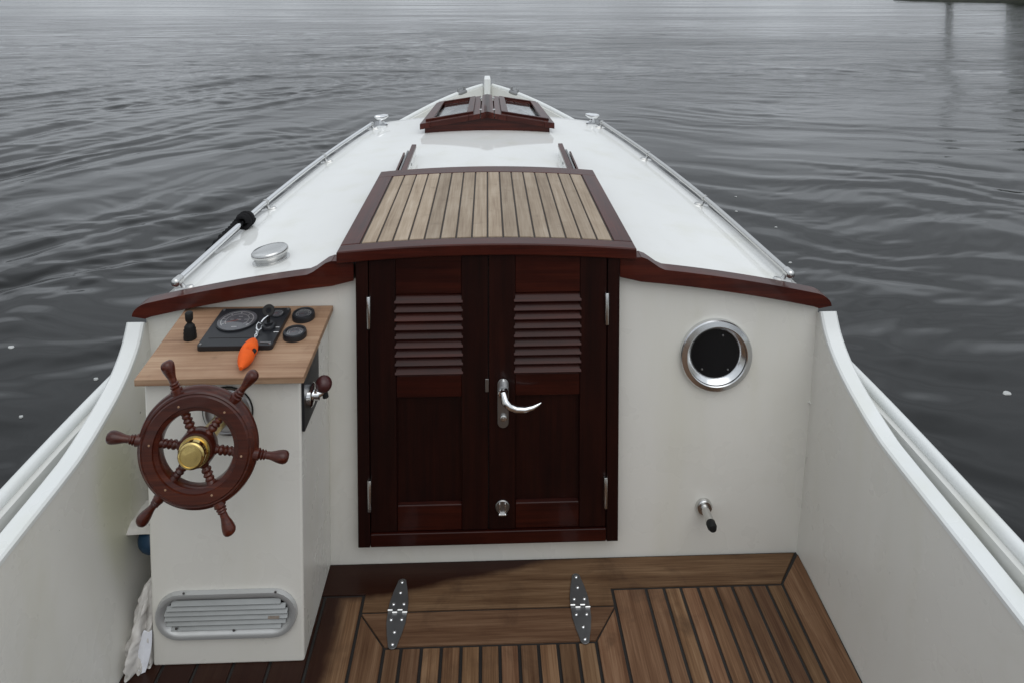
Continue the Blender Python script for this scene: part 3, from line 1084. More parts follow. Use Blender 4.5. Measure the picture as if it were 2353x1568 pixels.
# ---- hatch runners
for s in (-1, 1):
    y0, y1 = 1.86, 2.965
    rb = MB()
    rows = []
    xc = s * .306
    def rz(x, y):
        return deck_z(x, y)
    rb.hexa([(xc - .0085, y0, rz(xc, y0) - .01), (xc + .0085, y0, rz(xc, y0) - .01), (xc + .0085, y1, rz(xc, y1) - .01), (xc - .0085, y1, rz(xc, y1) - .01),
             (xc - .0085, y0, rz(xc, y0) + .012), (xc + .0085, y0, rz(xc, y0) + .012), (xc + .0085, y1, rz(xc, y1) + .034), (xc - .0085, y1, rz(xc, y1) + .034)])
    run = rb.build('hatch_runner', 'deck', boat, bevel=.002, label='white hatch runner with a mahogany cap strip')
    cp = MB()
    cp.hexa([(xc - .0095, y0, rz(xc, y0) + .0121), (xc + .0095, y0, rz(xc, y0) + .0121), (xc + .0095, y1 + .004, rz(xc, y1) + .0341), (xc - .0095, y1 + .004, rz(xc, y1) + .0341),
             (xc - .0095, y0, rz(xc, y0) + .022), (xc + .0095, y0, rz(xc, y0) + .022), (xc + .0095, y1 + .004, rz(xc, y1) + .050), (xc - .0095, y1 + .004, rz(xc, y1) + .050)])
    cp.build('cap_strip', 'mah_y', run, bevel=.002)
    for dx, yy1, mt in ((.0175, 2.90, 'dullsteel'), (.030, 2.87, 'mah_y')):
        x = xc + s * dx
        cp = MB()
        cp.hexa([(x - .0035, y0, rz(x, y0) - .01), (x + .0035, y0, rz(x, y0) - .01), (x + .0035, yy1, rz(x, yy1) - .01), (x - .0035, yy1, rz(x, yy1) - .01),
                 (x - .0035, y0, rz(x, y0) + .012), (x + .0035, y0, rz(x, y0) + .014), (x + .0035, yy1, rz(x, yy1) + .042), (x - .0035, yy1, rz(x, yy1) + .042)])
        cp.build('track', mt, run, bevel=.0008, seg=1)
    sk = MB(); sk.lathe([(.006, 0), (.005, .002), (0, .003)], (xc - s * .0086, 2.78, rz(xc, 2.78) + .014), (-s, 0, 0), 12)
    sk.build('bolt', 'dullsteel', run)

# ---- skylight
SY0, SY1 = 3.40, 3.92
def sky_hw(y, base=.323):
    return base - .044 * (y - SY0) / (SY1 - SY0)
def roof_z(x, y):
    ez = .823 + .045 * (y - SY0)
    rz_ = .877 + .024 * (y - SY0)
    return rz_ - (rz_ - ez) * abs(x) / sky_hw(y)
bsx = MB()
yb0, yb1 = SY0 + .02, SY1 - .02
pr = lambda y: [(-.302 + .04 * (y - SY0) / .53, deck_z(.3, y) - .01), (.302 - .04 * (y - SY0) / .53, deck_z(.3, y) - .01), (.302 - .04 * (y - SY0) / .53, roof_z(.302, y) - .024), (0, roof_z(0, y) - .024), (-.302 + .04 * (y - SY0) / .53, roof_z(.302, y) - .024)]
a_, b2_ = pr(yb0), pr(yb1)
NB = 5
bsx.add([(x, yb0, z) for x, z in a_] + [(x, yb1, z) for x, z in b2_],
        [(0, 1, 2, 3, 4)[::-1], (5, 6, 7, 8, 9), (0, 1, 6, 5), (1, 2, 7, 6), (4, 0, 5, 9)])
# white floor below the panes so that light falls into a pale cabin
skl = bsx.build('skylight', 'mah_x', boat, label='mahogany skylight with two hinged glass leaves')
# clear the coamings inside with a pale lining just under the panes
ln = MB()
ln.grid([[(x, y, deck_z(.3, y) + .022) for x in linsp(-.26, .26, 3)] for y in (SY0 + .03, SY1 - .03)])
ln.build('cabin_lining', 'deck', skl)


def roofbar(mb, xa, xb, ya, yb, th=.022, lift=0.0, xa2=None, xb2=None):
    """bar lying on the roof slope; xa..xb at ya, xa2..xb2 at yb"""
    xa2 = xa if xa2 is None else xa2
    xb2 = xb if xb2 is None else xb2
    c = [(xa, ya), (xb, ya), (xb2, yb), (xa2, yb)]
    mb.hexa([(x, y, roof_z(x, y) + lift - th) for x, y in c] + [(x, y, roof_z(x, y) + lift) for x, y in c])


rdg = MB()
for s in (-1, 1):
    rdg.hexa([(0, SY0, roof_z(0, SY0) - .026), (s * .031, SY0, roof_z(.031, SY0) - .026), (s * .026, SY1, roof_z(.026, SY1) - .026), (0, SY1, roof_z(0, SY1) - .026),
              (0, SY0, roof_z(0, SY0) + .004), (s * .031, SY0, roof_z(.031, SY0) + .003), (s * .026, SY1, roof_z(.026, SY1) + .003), (0, SY1, roof_z(0, SY1) + .004)])
rdg.build('ridge', 'mah_y', skl)
for s in (-1, 1):
    T = lambda x, y: s * x
    def sx_(f, y):  # fraction across the leaf to x
        return .034 + (sky_hw(y) - .034) * f
    fA = MB()
    # hinge-side rail
    roofbar(fA, s * sx_(0, SY0), s * sx_(.20, SY0), SY0 + .0005, SY1 - .0005, .026, 0, s * sx_(0, SY1), s * sx_(.20, SY1))
    leaf = fA.build('leaf', 'mah_y', skl, bevel=.002)
    fB = MB(); roofbar(fB, s * sx_(.83, SY0), s * sx_(1.0, SY0), SY0 + .0005, SY1 - .0005, .028, 0, s * sx_(.83, SY1), s * sx_(1.0, SY1))
    fB.build('eave_rail', 'mah_y', leaf, bevel=.002)
    fC = MB(); roofbar(fC, s * sx_(.2005, SY0), s * sx_(.8295, SY0), SY0, SY0 + .055, .026, 0, s * sx_(.2005, SY0 + .055), s * sx_(.8295, SY0 + .055))
    fC.build('rail', 'mah_x', leaf, bevel=.002)
    fD = MB(); roofbar(fD, s * sx_(.2005, SY1 - .06), s * sx_(.8295, SY1 - .06), SY1 - .06, SY1, .026, 0, s * sx_(.2005, SY1), s * sx_(.8295, SY1))
    fD.build('rail', 'mah_x', leaf, bevel=.002)
    # raised beads round the pane
    for ya, yb, fa, fb in ((SY0 + .042, SY0 + .056, .12, .93), (SY1 - .052, SY1 - .038, .12, .93)):
        fE = MB(); roofbar(fE, s * sx_(fa, ya), s * sx_(fb, ya), ya, yb, .010, .010, s * sx_(fa, yb), s * sx_(fb, yb))
        fE.build('bead', 'mah_x', leaf, bevel=.002)
    for fa, fb in ((.12, .235), (.80, .93)):
        fE = MB(); roofbar(fE, s * sx_(fa, SY0 + .0565), s * sx_(fb, SY0 + .0565), SY0 + .0565, SY1 - .0525, .010, .0098, s * sx_(fa, SY1 - .0525), s * sx_(fb, SY1 - .0525))
        fE.build('bead', 'mah_y', leaf, bevel=.002)
    gp = MB(); roofbar(gp, s * sx_(.201, SY0 + .056), s * sx_(.829, SY0 + .056), SY0 + .0555, SY1 - .0605, .004, -.008, s * sx_(.201, SY1 - .06), s * sx_(.829, SY1 - .06))
    gp.build('pane', 'pane', leaf)
    for yy in (SY0 + .09, SY1 - .10):
        x = s * .0325
        hg = MB(); hg.box(x - .006, x + .006, yy - .012, yy + .012, roof_z(.0325, yy) - .002, roof_z(.0325, yy) + .0045)
        hg.build('hinge', 'steel', leaf, bevel=.001)

# ---- handrails on the cabin top
RAIL_Y = (1.852, 2.477, 3.076, 3.682)
RAIL_X = lerp_table([(1.80, .796), (1.852, .792), (2.477, .762), (3.076, .697), (3.682, .592), (3.8, .568)])
for s in (-1, 1):
    def rp(y, up=.027):
        x = RAIL_X(y) + .008
        return Vector((s * x, y, deck_z(x, y) + up))
    tb = MB()
    yl = linsp(1.832, 3.70, 50)
    tb.tube([rp(y) for y in yl], .0086, 16)
    rail = tb.build('handrail', 'steel' if s > 0 else 'chrome', boat, label='long stainless handrail along the cabin top')
    for i, y in enumerate(RAIL_Y):
        x = RAIL_X(y)
        p = rp(y)
        sm = MB()
        # collar round the tube
        t = (rp(y + .02) - rp(y - .02)).normalized()
        sm.lathe([(.0108, -.006), (.0116, -.004), (.0116, .004), (.0108, .006)], p, t, 18)
        # end cap at the aft end
        if i == 0:
            sm.lathe([(.0112, -.006), (.0122, -.014), (.0112, -.022), (.007, -.026), (0, -.028)], p, t, 18)
        # web and spread foot
        f = Vector((s * (x - .004), y, deck_z(x - .004, y) + .002))
        sm.tube([p + Vector((-s * .004, 0, -.006)), p.lerp(f, .55), f], [.0062, .0050, .0075], 10)
        foot = []
        nrm = Vector((s * .256 * x, -.02, 1)).normalized()
        for k in range(14):
            a = 2 * pi * k / 14
            rx_, ry_ = .027, .0100
            foot.append((f.x + rx_ * cos(a), y + ry_ * sin(a)))
        vs = [(u, v, deck_z(u, v) + .0005) for u, v in foot] + [(f.x + (u - f.x) * .86, y + (v - y) * .8, deck_z(u, v) + .0055) for u, v in foot]
        sm.add(vs, [tuple(range(14))[::-1], tuple(range(14, 28))] + [(k, (k + 1) % 14, 14 + (k + 1) % 14, 14 + k) for k in range(14)])
        sm.build('stanchion', 'steel', rail, sharp=50)

# ---- bow cleats on the corners of the cabin top
for s in (-1, 1):
    cx0, cy0 = s * .560, 3.755
    z0 = deck_z(.560, 3.755)
    cm = MB()
    rows = []
    # low swept foot
    for k in range(9):
        t = k / 8
        wd = .016 * sin(pi * min(max(t, .04), .96)) ** .5
        xx = cx0 + s * (.035 - .07 * t) * -1
        yy = cy0 - .03 + .06 * t
        hgt = .012 + .010 * sin(pi * t)
        rows.append([(xx - wd, yy, z0 - .004), (xx - wd * .7, yy, z0 + hgt), (xx + wd * .7, yy, z0 + hgt), (xx + wd, yy, z0 - .004)])
    cm.grid(rows)
    # neck and curved horns
    cm.tube([(cx0, cy0, z0 + .01), (cx0, cy0, z0 + .034)], [.014, .011], 12)
    cm.tube([(cx0 - s * .034, cy0 + .022, z0 + .048), (cx0 - s * .018, cy0 + .012, z0 + .044), (cx0, cy0, z0 + .040), (cx0 + s * .016, cy0 - .012, z0 + .044), (cx0 + s * .028, cy0 - .022, z0 + .050)],
            [.006, .014, .017, .014, .006], 14)
    cm.build('mooring_cleat', 'chrome', boat, sharp=60, label='polished chrome mooring cleat on the cabin top corner')

# ---- fairleads on the rail at the bow
for s, px in ((-1, 1058), (1, 1184)):
    yf = 5.50
    while True:
        q = Vector((s * hw_r(yf), yf, z_r(yf)))
        v = q - C0
        if abs(s * F_PX * v.dot(_r) / v.dot(_d) - s * (px - CX)) < 2 or yf < 4.9:
            break
        yf -= .005
    x0, z0 = s * hw_r(yf), z_r(yf)
    fm = MB()
    t = Vector((s * (hw_r(yf + .05) - hw_r(yf - .05)), .1, z_r(yf + .05) - z_r(yf - .05))).normalized()
    c = Vector((x0, yf, z0))
    fm.lathe([(.019, -.05), (.021, -.045), (.021, .045), (.019, .05)], c, t, 16)
    for q in (-.042, .042):
        b = c + t * q
        fm.tube([b + Vector((0, 0, .016)), b + Vector((0, 0, .034)), b + Vector((0, 0, .040)) - t * q * .5], [.009, .008, .005], 10)
    fm.build('fairlead', 'dullsteel', boat, label='steel fairlead clamped on the rail near the stem')

# ---- round deck vent
vx, vy = on_plane(623, 571, (0, 0, .745), Vector((0, 0, 1))).x, 0
vy = on_plane(623, 571, (0, 0, .745), Vector((0, 0, 1))).y
vn = Vector((.256 * vx, -.02, 1)).normalized()
vc = Vector((vx, vy, deck_z(vx, vy)))
vm = MB()
vm.lathe([(.049, -.002), (.0495, .003), (.046, .0045), (.043, .005), (.0445, .017), (.0488, .020), (.0495, .024), (.0485, .029), (.045, .0325), (.03, .0345), (0, .0352)], vc, vn, 48)
vm.build('deck_vent', 'steel', boat, sharp=50, label='round polished vent cap on the cabin top')

# ---- porthole and drain spigot on the bulkhead
pc = on_y(1646, 817, YB - .012)
pm = MB()
pm.lathe([(.0945, -.0118), (.0950, .001), (.0925, .0045), (.0800, .0075), (.0775, .0060), (.0765, .0020), (.070, -.003), (.0640, -.0085), (.0632, -.0116)], pc, (0, -1, 0), 72, caps=False)
port = pm.build('porthole', 'ring', boat, sharp=35, label='round porthole with a dished aluminium ring')
gm = MB(); gm.lathe([(.0660, 0), (.0660, .0012), (0, .0016)], (pc.x, YB - .0005, pc.z), (0, -1, 0), 56)
gm.build('glass', 'darkglass', port)
for a in (-2.3, -.9, 1.2):
    q = MB(); q.lathe([(.0028, 0), (.0024, .002), (0, .003)], (pc.x + .053 * cos(a), YB - .002, pc.z + .053 * sin(a)), (0, -1, 0), 10)
    q.build('screw', 'dullsteel', port)
qc = on_y(1615.6, 1159.5, YB)
qm = MB()
qm.lathe([(.0215, .0), (.0215, .008), (.0185, .012), (.0118, .0125), (.0105, .020), (.0112, .057), (.0108, .060)], qc, (0, -1, -.03), 26)
spg = qm.build('drain_spigot', 'steel', boat, sharp=40)
qm = MB(); qm.lathe([(.0112, .0601), (.0122, .062), (.0122, .074), (.009, .082), (0, .0835)], qc, (0, -1, -.03), 22)
qm.build('rubber_tip', 'rubber', spg)

# ------------------------------------------------------------------ cockpit floor
fl = MB(); fl.box(-.83, .83, -1.18, YB - .001, FZ - .03, FZ - .0035)
floor = fl.build('cockpit_floor', 'caulk', boat, label='teak planked cockpit floor with black caulked seams')
TH = .012
def fplank(poly, mat, lift=0.0, bev=.0012):
    m_ = MB()
    m_.prism([(p[0], p[1]) for p in poly], FZ - TH, FZ + lift, lambda u, v, w: (u, v, w))
    return m_.build('plank', mat, floor, bevel=bev, seg=1)
g = .0036                                   # half a seam
yback = YB - .006
yR = on_z(1600, 1345).y                     # front edge of the cross board, starboard
yH = on_z(1119, 1397).y                     # hinge line
yL = on_z(800, 1367).y
yI = on_z(1119, 1480).y                     # inner edge of the hatch board
xA = on_z(829, 1400).x                      # port seam of the floor hatch
xB = on_z(1414, 1390).x
xCi, xDi = on_z(882, 1488).x, on_z(1369, 1471).x
xRs = [on_z(p, 1347).x for p in (1482.6, 1523.7, 1562.9, 1602.6, 1642.4, 1682, 1722.4, 1762)]
mi0, mi1 = on_z(1798, 1342), on_z(1904.6, 1567.6)
k_m = (mi1.x - mi0.x) / (mi1.y - mi0.y)
xm = lambda y: mi0.x + (y - mi0.y) * k_m
we0, we1 = on_z(1829, 1269), on_z(1980, 1568)
YA = -.70                                   # planks run aft under the bench
wall = lambda y: .778
xcor = .820
# the L-shaped cross board
fplank([(-.825, yback), (xcor - .004, yback), (xm(yR) - g * .5, yR + g), (xB - g, yR + g), (xB - g, yH + .002), (xA + g, yH + .002), (xA + g, yL + g), (-.825, yL + g)], 'floor_x')
# starboard margin board
fplank([(xcor + .004, yback - .004), (xm(yR) + g, yR + g * .5), (xm(1.2) + g, 1.2), (xm(.9) + g - .006, .9), (.742, YA), (.775, YA), (.788, .9), (.796, 1.2), (.806, 1.45)][::-1], 'floor_y')
# starboard planks
edges = [xB] + xRs
for i in range(len(edges)):
    x0 = edges[i]
    if i + 1 < len(edges):
        x1 = edges[i + 1]
        fplank([(x0 + g, yR - g), (x1 - g, yR - g), (x1 - g, YA), (x0 + g, YA)], 'floor_y')
    else:
        fplank([(x0 + g, yR - g), (xm(yR) - g, yR - g), (xm(1.2) - g, 1.2), (xm(.9) - g - .006, .9), (.742 - 2 * g, YA), (x0 + g, YA)], 'floor_y')
# floor hatch: mitred surround and short planks
lid = [(xA + g, yH - .004), (xB - g, yH - .004), (xDi, yI + g), (xCi, yI + g)]
fplank(lid, 'floor_x', .0008)
fplank([(xA + g, yH - .010), (xCi - g, yI + g * .5), (xCi - g, YA), (xA + g, YA)], 'floor_y', .0008)
fplank([(xB - g, yH - .010), (xDi + g, yI + g * .5), (xDi + g, YA), (xB - g, YA)], 'floor_y', .0008)
lx = [xCi] + [on_z(p, 1480).x for p in (922.9, 969.3, 1014.6, 1059.6, 1103.9, 1147.9, 1192.5, 1236.4, 1281, 1326.4)] + [xDi]
for a, b in zip(lx, lx[1:]):
    fplank([(a + g, yI - g), (b - g, yI - g), (b - g, YA), (a + g, YA)], 'floor_y', .0008)
# port planks beside and in front of the console
xP = [-.80, -.72, -.645, -.565, -.485, -.402, xA]
for a, b in zip(xP, xP[1:]):
    fplank([(a + g, yL - g), (b - g, yL - g), (b - g, YA), (a + g, YA)], 'floor_y')

# strap hinges
def strap(pa, pb):
    a, b = on_z(*pa, FZ + .003), on_z(*pb, FZ + .003)
    ax = (b - a); L = ax.length; t = ax.normalized(); n = Vector((0, 0, 1)).cross(t)
    hm_ = MB()
    half = L / 2
    def outline(s0):
        pts = []
        for u, w_ in ((.004, .0235), (.30, .0225), (.60, .0175), (.85, .0115)):
            pts.append((u * half, w_))
        for k in range(7):
            q = pi / 2 - pi * k / 6
            pts.append((half - .011 + .011 * cos(q), .011 * sin(q)))
        for u, w_ in ((.85, .0115), (.60, .0175), (.30, .0225), (.004, .0235)):
            pts.append((u * half, -w_))
        return pts
    mid = (a + b) / 2
    mid.z = FZ
    for s0 in (-1, 1):
        hm_.prism(outline(s0), .0012, .0042, lambda u, v, w: tuple(mid + t * (u * s0) + n * v + Vector((0, 0, w))))
    h = hm_.build('strap_hinge', 'hinge', floor, bevel=.0008, seg=1, label='long grey steel strap hinge on the floor hatch')
    kn = MB()
    for k, (v0, v1) in enumerate(((-.0235, -.0125), (-.0120, -.0005), (.0, .0115), (.012, .0235))):
        off = .0032 if k % 2 else -.0032
        c0_ = mid + n * v0 + Vector((0, 0, .0052)); c1_ = mid + n * v1 + Vector((0, 0, .0052))
        kn.tube([c0_ + t * off, c1_ + t * off], .0034, 10)
    kn.build('knuckle', 'steel', h)
    for u, v in ((.88, 0), (.56, 0), (.22, .0125), (.22, -.0125), (-.22, .0125), (-.22, -.0125), (-.56, 0), (-.88, 0)):
        c_ = mid + t * (u * half) + n * v
        sm = MB(); sm.lathe([(.0042, .0041), (.0036, .0056), (.0018, .0066), (0, .0068)], (c_.x, c_.y, FZ), (0, 0, 1), 12)
        sm.build('screw', 'chrome', h)
strap((925, 1328), (900, 1490))
strap((1322, 1316), (1345, 1478))

# ------------------------------------------------------------------ console
KX0, KX1, KY0 = -.748, -.410, 1.545
k_ = MB()
def kz(y):
    return .5995 + .082 * (y - 1.52)
k_.hexa([(-.742, KY0, FZ - .002), (KX1, KY0, FZ - .002), (KX1, YB + .0005, FZ - .002), (-.742, YB + .0005, FZ - .002),
         (KX0, KY0, kz(KY0) + .002), (KX1, KY0, kz(KY0) + .002), (KX1, YB + .0005, kz(YB) + .002), (KX0, YB + .0005, kz(YB) + .002)])
cons = k_.build('steering_console', 'inner', boat, bevel=.006, seg=3, label='cream painted steering console box')
BP = Vector((-.56, 1.52, .617)); BN = Vector((0, -.082, 1)).normalized()
def bt(px, py, lift=0.0):
    return on_plane(px, py, BP + BN * lift, BN)
def bpt(x, y, lift=0.0):
    z = .617 + .082 * (y - 1.52)
    return Vector((x, y, z)) + BN * lift
ba, bb_, bc, bd = bt(307, 865), bt(697, 864), bt(763.5, 699.5), bt(428, 708.5)
bo = MB()
YBK = YB - .002
cor = [(-.757, 1.52), (-.397, 1.52), (-.397, YBK), (-.769, YBK)]
bo.hexa([tuple(bpt(x, y, -.016)) for x, y in cor] + [tuple(bpt(x, y, 0)) for x, y in cor])
brd = bo.build('console_top', 'board', boat, bevel=.002, label='worn plywood console top board')

# instrument panel
ip = [bt(453, 794, .013), bt(627, 792, .013), bt(671, 701, .013), bt(512, 705, .013)]
px0 = (ip[0].x + ip[3].x) / 2; px1 = (ip[1].x + ip[2].x) / 2
py0 = (ip[0].y + ip[1].y) / 2; py1 = min((ip[2].y + ip[3].y) / 2, YBK - .032)
im = MB()
def rrect(x0, x1, y0, y1, r_, n=5):
    p = []
    for cx_2, cy_2, a0 in ((x1 - r_, y1 - r_, 0), (x0 + r_, y1 - r_, pi / 2), (x0 + r_, y0 + r_, pi), (x1 - r_, y0 + r_, 1.5 * pi)):
        for k in range(n + 1):
            a = a0 + pi / 2 * k / n
            p.append((cx_2 + r_ * cos(a), cy_2 + r_ * sin(a)))
    return p
im.prism(rrect(px0, px1, py0, py1, .008), .0, .013, lambda u, v, w: tuple(bpt(u, v, w)))
pan = im.build('instrument_panel', 'black', boat, bevel=.002, label='black engine instrument panel with a large rev counter and ignition switch')
im = MB()
im.prism([(px0 + .016, py0 + .0315), (px0 + .115, py0 + .0315), (px0 + .115, py0 + .0325), (px0 + .016, py0 + .0325)], .013, .0136, lambda u, v, w: tuple(bpt(u, v, w)))
im.build('groove', 'caulk', pan)


def gauge(parent, c, rad, h, glass_r, big=False):
    """c: centre on the board surface"""
    c = Vector(c)
    e1 = Vector((1, 0, 0)); e2 = BN.cross(e1)
    b = MB()
    b.lathe([(rad, 0), (rad, h * .72), (rad * .95, h), (glass_r * 1.06, h * 1.02), (glass_r, h * .86), (glass_r, h * .5)], c, BN, 40, caps=False)
    go = b.build('gauge', 'black', parent, sharp=35, label='large round rev counter' if big else None)
    f = MB(); f.lathe([(glass_r * 1.01, h * .5), (0, h * .5)], c, BN, 40, caps=False)
    f.build('dial', 'dial', go)
    mk = MB()
    hh = h * .5 + .0006
    def P3(rr, a, up=0):
        return c + e1 * (rr * cos(a)) + e2 * (rr * sin(a)) + BN * (hh + up)
    for r_in, r_out in ((.80, .85), (.58, .62)):
        seg = 40
        for k in range(seg):
            a0 = R(-40) + R(260) * k / seg; a1 = R(-40) + R(260) * (k + .9) / seg
            mk.add([P3(glass_r * r_in, a0), P3(glass_r * r_out, a0), P3(glass_r * r_out, a1), P3(glass_r * r_in, a1)], [(0, 1, 2, 3)])
    for k in range(7):
        a0 = R(-30 + 40 * k)
        w = .035
        mk.add([P3(glass_r * .66, a0 - w), P3(glass_r * .78, a0 - w), P3(glass_r * .78, a0 + w), P3(glass_r * .66, a0 + w)], [(0, 1, 2, 3)])
    def dash(x, y, w, t):
        q = [(x - w, y - t), (x + w, y - t), (x + w, y + t), (x - w, y + t)]
        mk.add([c + e1 * (u * glass_r) + e2 * (v * glass_r) + BN * hh for u, v in q], [(0, 1, 2, 3)])
    if big:
        dash(.08, .34, .11, .03); dash(-.30, .06, .09, .025); dash(.08, .04, .12, .035); dash(.46, .04, .10, .03); dash(.05, -.66, .14, .035)
    mk.build('dial_marks', 'mark', go)
    nn = MB()
    a = R(205)
    d0 = c + e1 * .06 * glass_r + BN * (hh + .0012); d1 = P3(glass_r * .62, a, .0012)
    pr_ = (d1 - d0).cross(BN).normalized() * glass_r * .035
    nn.add([d0 - pr_, d0 + pr_, d1 + pr_ * .3, d1 - pr_ * .3], [(0, 1, 2, 3)])
    nn.build('needle', 'needle', go)
    gl = MB(); gl.lathe([(glass_r * 1.0, h * .90), (glass_r * .6, h * .95), (0, h * .97)], c, BN, 40, caps=False)
    gl.lathe([(glass_r * 1.0, h * .84), (glass_r * .6, h * .88), (0, h * .90)], c, BN, 40, caps=False)
    gl.build('glass', 'glass', go)
    return go


gc = bt(545, 738, .013)
gauge(pan, gc, .0490, .004, .0455, True)
sg = bt(637, 722, .013)
gauge(pan, sg, .017, .004, .0145)
g1 = bt(697.5, 730); g2 = bt(677.5, 772)
gauge(brd, g1, .0275, .014, .0205); gauge(brd, g2, .0275, .014, .0205)
for (sx0, sy0) in ((px0 + .007, py0 + .007), (px1 - .007, py0 + .007), (px0 + .007, py1 - .007), (px1 - .007, py1 - .007)):
    s_ = MB(); s_.lathe([(.0035, .013), (.003, .0148), (0, .0154)], bpt(sx0, sy0), BN, 12)
    s_.build('screw', 'dullsteel', pan)
# ignition switch and key
kc = bt(617, 752, .013)
ks = MB()
ks.lathe([(.017, 0), (.017, .006), (.0145, .009), (.010, .0095), (.010, .014), (0, .0145)], kc, BN, 28)
ks.build('ignition_switch', 'black', pan)
for px_, py_ in ((636, 752), (634, 763)):
    q = bt(px_, py_, .013)
    b = MB(); b.add([q + Vector((-.006, -.0009, .0006)), q + Vector((.006, -.0009, .0006)), q + Vector((.006, .0009, .0008)), q + Vector((-.006, .0009, .0008))], [(0, 1, 2, 3)])
    b.build('switch_marks', 'mark', pan)
for k in range(2):
    q = bt(606 + 8 * k, 786, .0131)
    b = MB(); b.box(q.x - .009, q.x + .009, q.y - .002, q.y + .002, q.z - .001, q.z + .0015)
    b.build('warning_lamp', 'dullsteel', pan, bevel=.0006, seg=1)

# the key, chain and orange float (hang together from the switch)
kroot = bpy.data.objects.new('key_float', None)
col.objects.link(kroot); kroot.location = kc; bpy.context.view_layer.update()
tag(kroot, 'bright orange foam key float lying on the console board, chained to the ignition key', 'key float')
kb = MB()
kt = kc + BN * .012
e2 = BN.cross(Vector((1, 0, 0)))
kb.tube([kt, kt + BN * .016], [.004, .004], 8)
kb.lathe([(.0135, -.0028), (.0145, -.001), (.0145, .001), (.0135, .0028), (.0065, .0028), (.006, 0), (.0065, -.0028)], kt + BN * .028 + e2 * .004, (.25, -.75, .5), 24, closed=True)
kb.build('key', 'rubber', kroot)
ch = MB()
A_ = kt + BN * .020 + e2 * -.006
Bq = bt(589, 762, .022); Cq = bt(586, 776, .016)
def link(c, t, rad, w, lng, flip):
    t = Vector(t).normalized()
    s_ = t.cross(BN).normalized() if not flip else t.cross(t.cross(BN)).normalized()
    pts = [Vector(c) + t * (lng * cos(2 * pi * k / 14)) + s_ * (w * sin(2 * pi * k / 14)) for k in range(15)]
    ch.tube(pts, rad, 6, caps=False)
# split ring from key to clasp
ch.tube([A_.lerp(Bq, q) + BN * (.006 * sin(pi * q)) for q in linsp(-.05, .55, 8)], .0016, 6)
clasp = [bt(600, 744, .026), bt(594, 741, .025), bt(589, 748, .023), bt(590, 756, .021), bt(594, 760, .020), bt(599, 756, .021), bt(602, 748, .024)]
ch.tube(clasp, [.001, .0016, .002, .0022, .0024, .002, .001], 8)
for i in range(4):
    q = (i + .5) / 4
    p = bt(592, 759, .018).lerp(Cq, q)
    link(p, Cq - bt(592, 759, .018), .0011, .0032, .0052, i % 2)
ch.build('chain', 'chrome', kroot)
fa, fb = bt(584, 779, .016), bt(553, 846, .016)
ax = (fb - fa); Lf = ax.length; t = ax.normalized()
fo = MB()
prof = []
for k in range(25):
    u = k / 24
    rr2 = .0188 * max(0.0, sin(pi * (u ** .92))) ** .62
    if k in (0, 24):
        rr2 = .004
    prof.append((rr2, u * Lf))
fo.lathe(prof, fa, t, 28)
flo = fo.build('float', 'orange', kroot)
# wedge-shaped slot cut into the side
for v in flo.data.vertices:
    u = (v.co - fa).dot(t) / Lf
    rad_v = (v.co - fa) - t * (v.co - fa).dot(t)
    if rad_v.length > 1e-4:
        side = rad_v.normalized().dot(Vector((.9, -.1, .35)).normalized())
        if side > .25:
            w = max(0, 1 - abs(u - .50) / .085)
            v.co -= rad_v * (w ** .7) * .62 * min(1, (side - .25) / .35)
cordm = MB()
cordm.tube([fa + t * (Lf * .44) + Vector((.012, 0, .004)), fa + t * (Lf * .50) + Vector((.016, 0, .006)), fa + t * (Lf * .56) + Vector((.013, 0, .004))], .004, 8)
cordm.build('slot_core', 'rubber', kroot)

# joystick with rubber boot
jc = bt(437, 777)
jm = MB()
jm.lathe([(.0145, 0), (.0148, .006), (.0140, .012), (.0146, .016), (.0130, .0195), (.0138, .023), (.0115, .027), (.0120, .030), (.0085, .035), (.0055, .0385), (.0055, .041), (.0082, .046), (.0088, .050), (.0088, .063), (.0070, .065), (0, .0655)], jc, BN, 26)
jm.build('thruster_stick', 'rubber', boat, sharp=60, label='small black rubber-booted joystick on the console board')

# throttle lever on the console side
tp = MB()
_t0, _t1, _t2 = on_x(697, 999, KX1 + .006), on_x(732.5, 870, KX1 + .006), on_x(728, 806, KX1 + .006)
ty0, ty1, tz0, tz1 = KY0 + .004, _t1.y, _t0.z, kz(1.6) - .002
tp.prism(rrect(ty0, ty1, tz0, tz1, .006), 0, .006, lambda u, v, w: (KX1 + .0003 + w, u, v))
thr = tp.build('throttle_plate', 'black', boat, bevel=.0015, label='black throttle control plate on the side of the console')
hb = on_x(711, 905, KX1 + .008)
_lv = on_x(722, 905, KX1 + .02)
_kn = on_x(743.4, 881, KX1 + .040)
tb = MB()
tb.lathe([(.026, 0), (.026, .010), (.022, .013), (.012, .0135), (.012, .026), (0, .027)], (KX1 + .006, _lv.y, _lv.z), (1, 0, 0), 28)
tb.tube([(KX1 + .028, _lv.y, _lv.z), (KX1 + .036, (_lv.y + _kn.y) / 2, (_lv.z + _kn.z) / 2 - .006), (KX1 + .039, _kn.y, _kn.z - .012)], [.008, .0075, .006], 12)
tb.build('lever', 'chrome', thr)
tb = MB()
kp = _kn
tb.lathe([(.0, -.0185)] + [(.0185 * cos(a), .0185 * sin(a)) for a in linsp(-1.4, 1.4, 14)] + [(0, .0185)], kp, (0, -.3, 1), 24)
tb.build('knob', 'knob', thr)
tb = MB()
tb.tube([kp + Vector((0, .006, -.016)), kp + Vector((.003, .006, -.034))], [.0062, .0068], 12)
tb.build('trigger', 'rubber', thr)

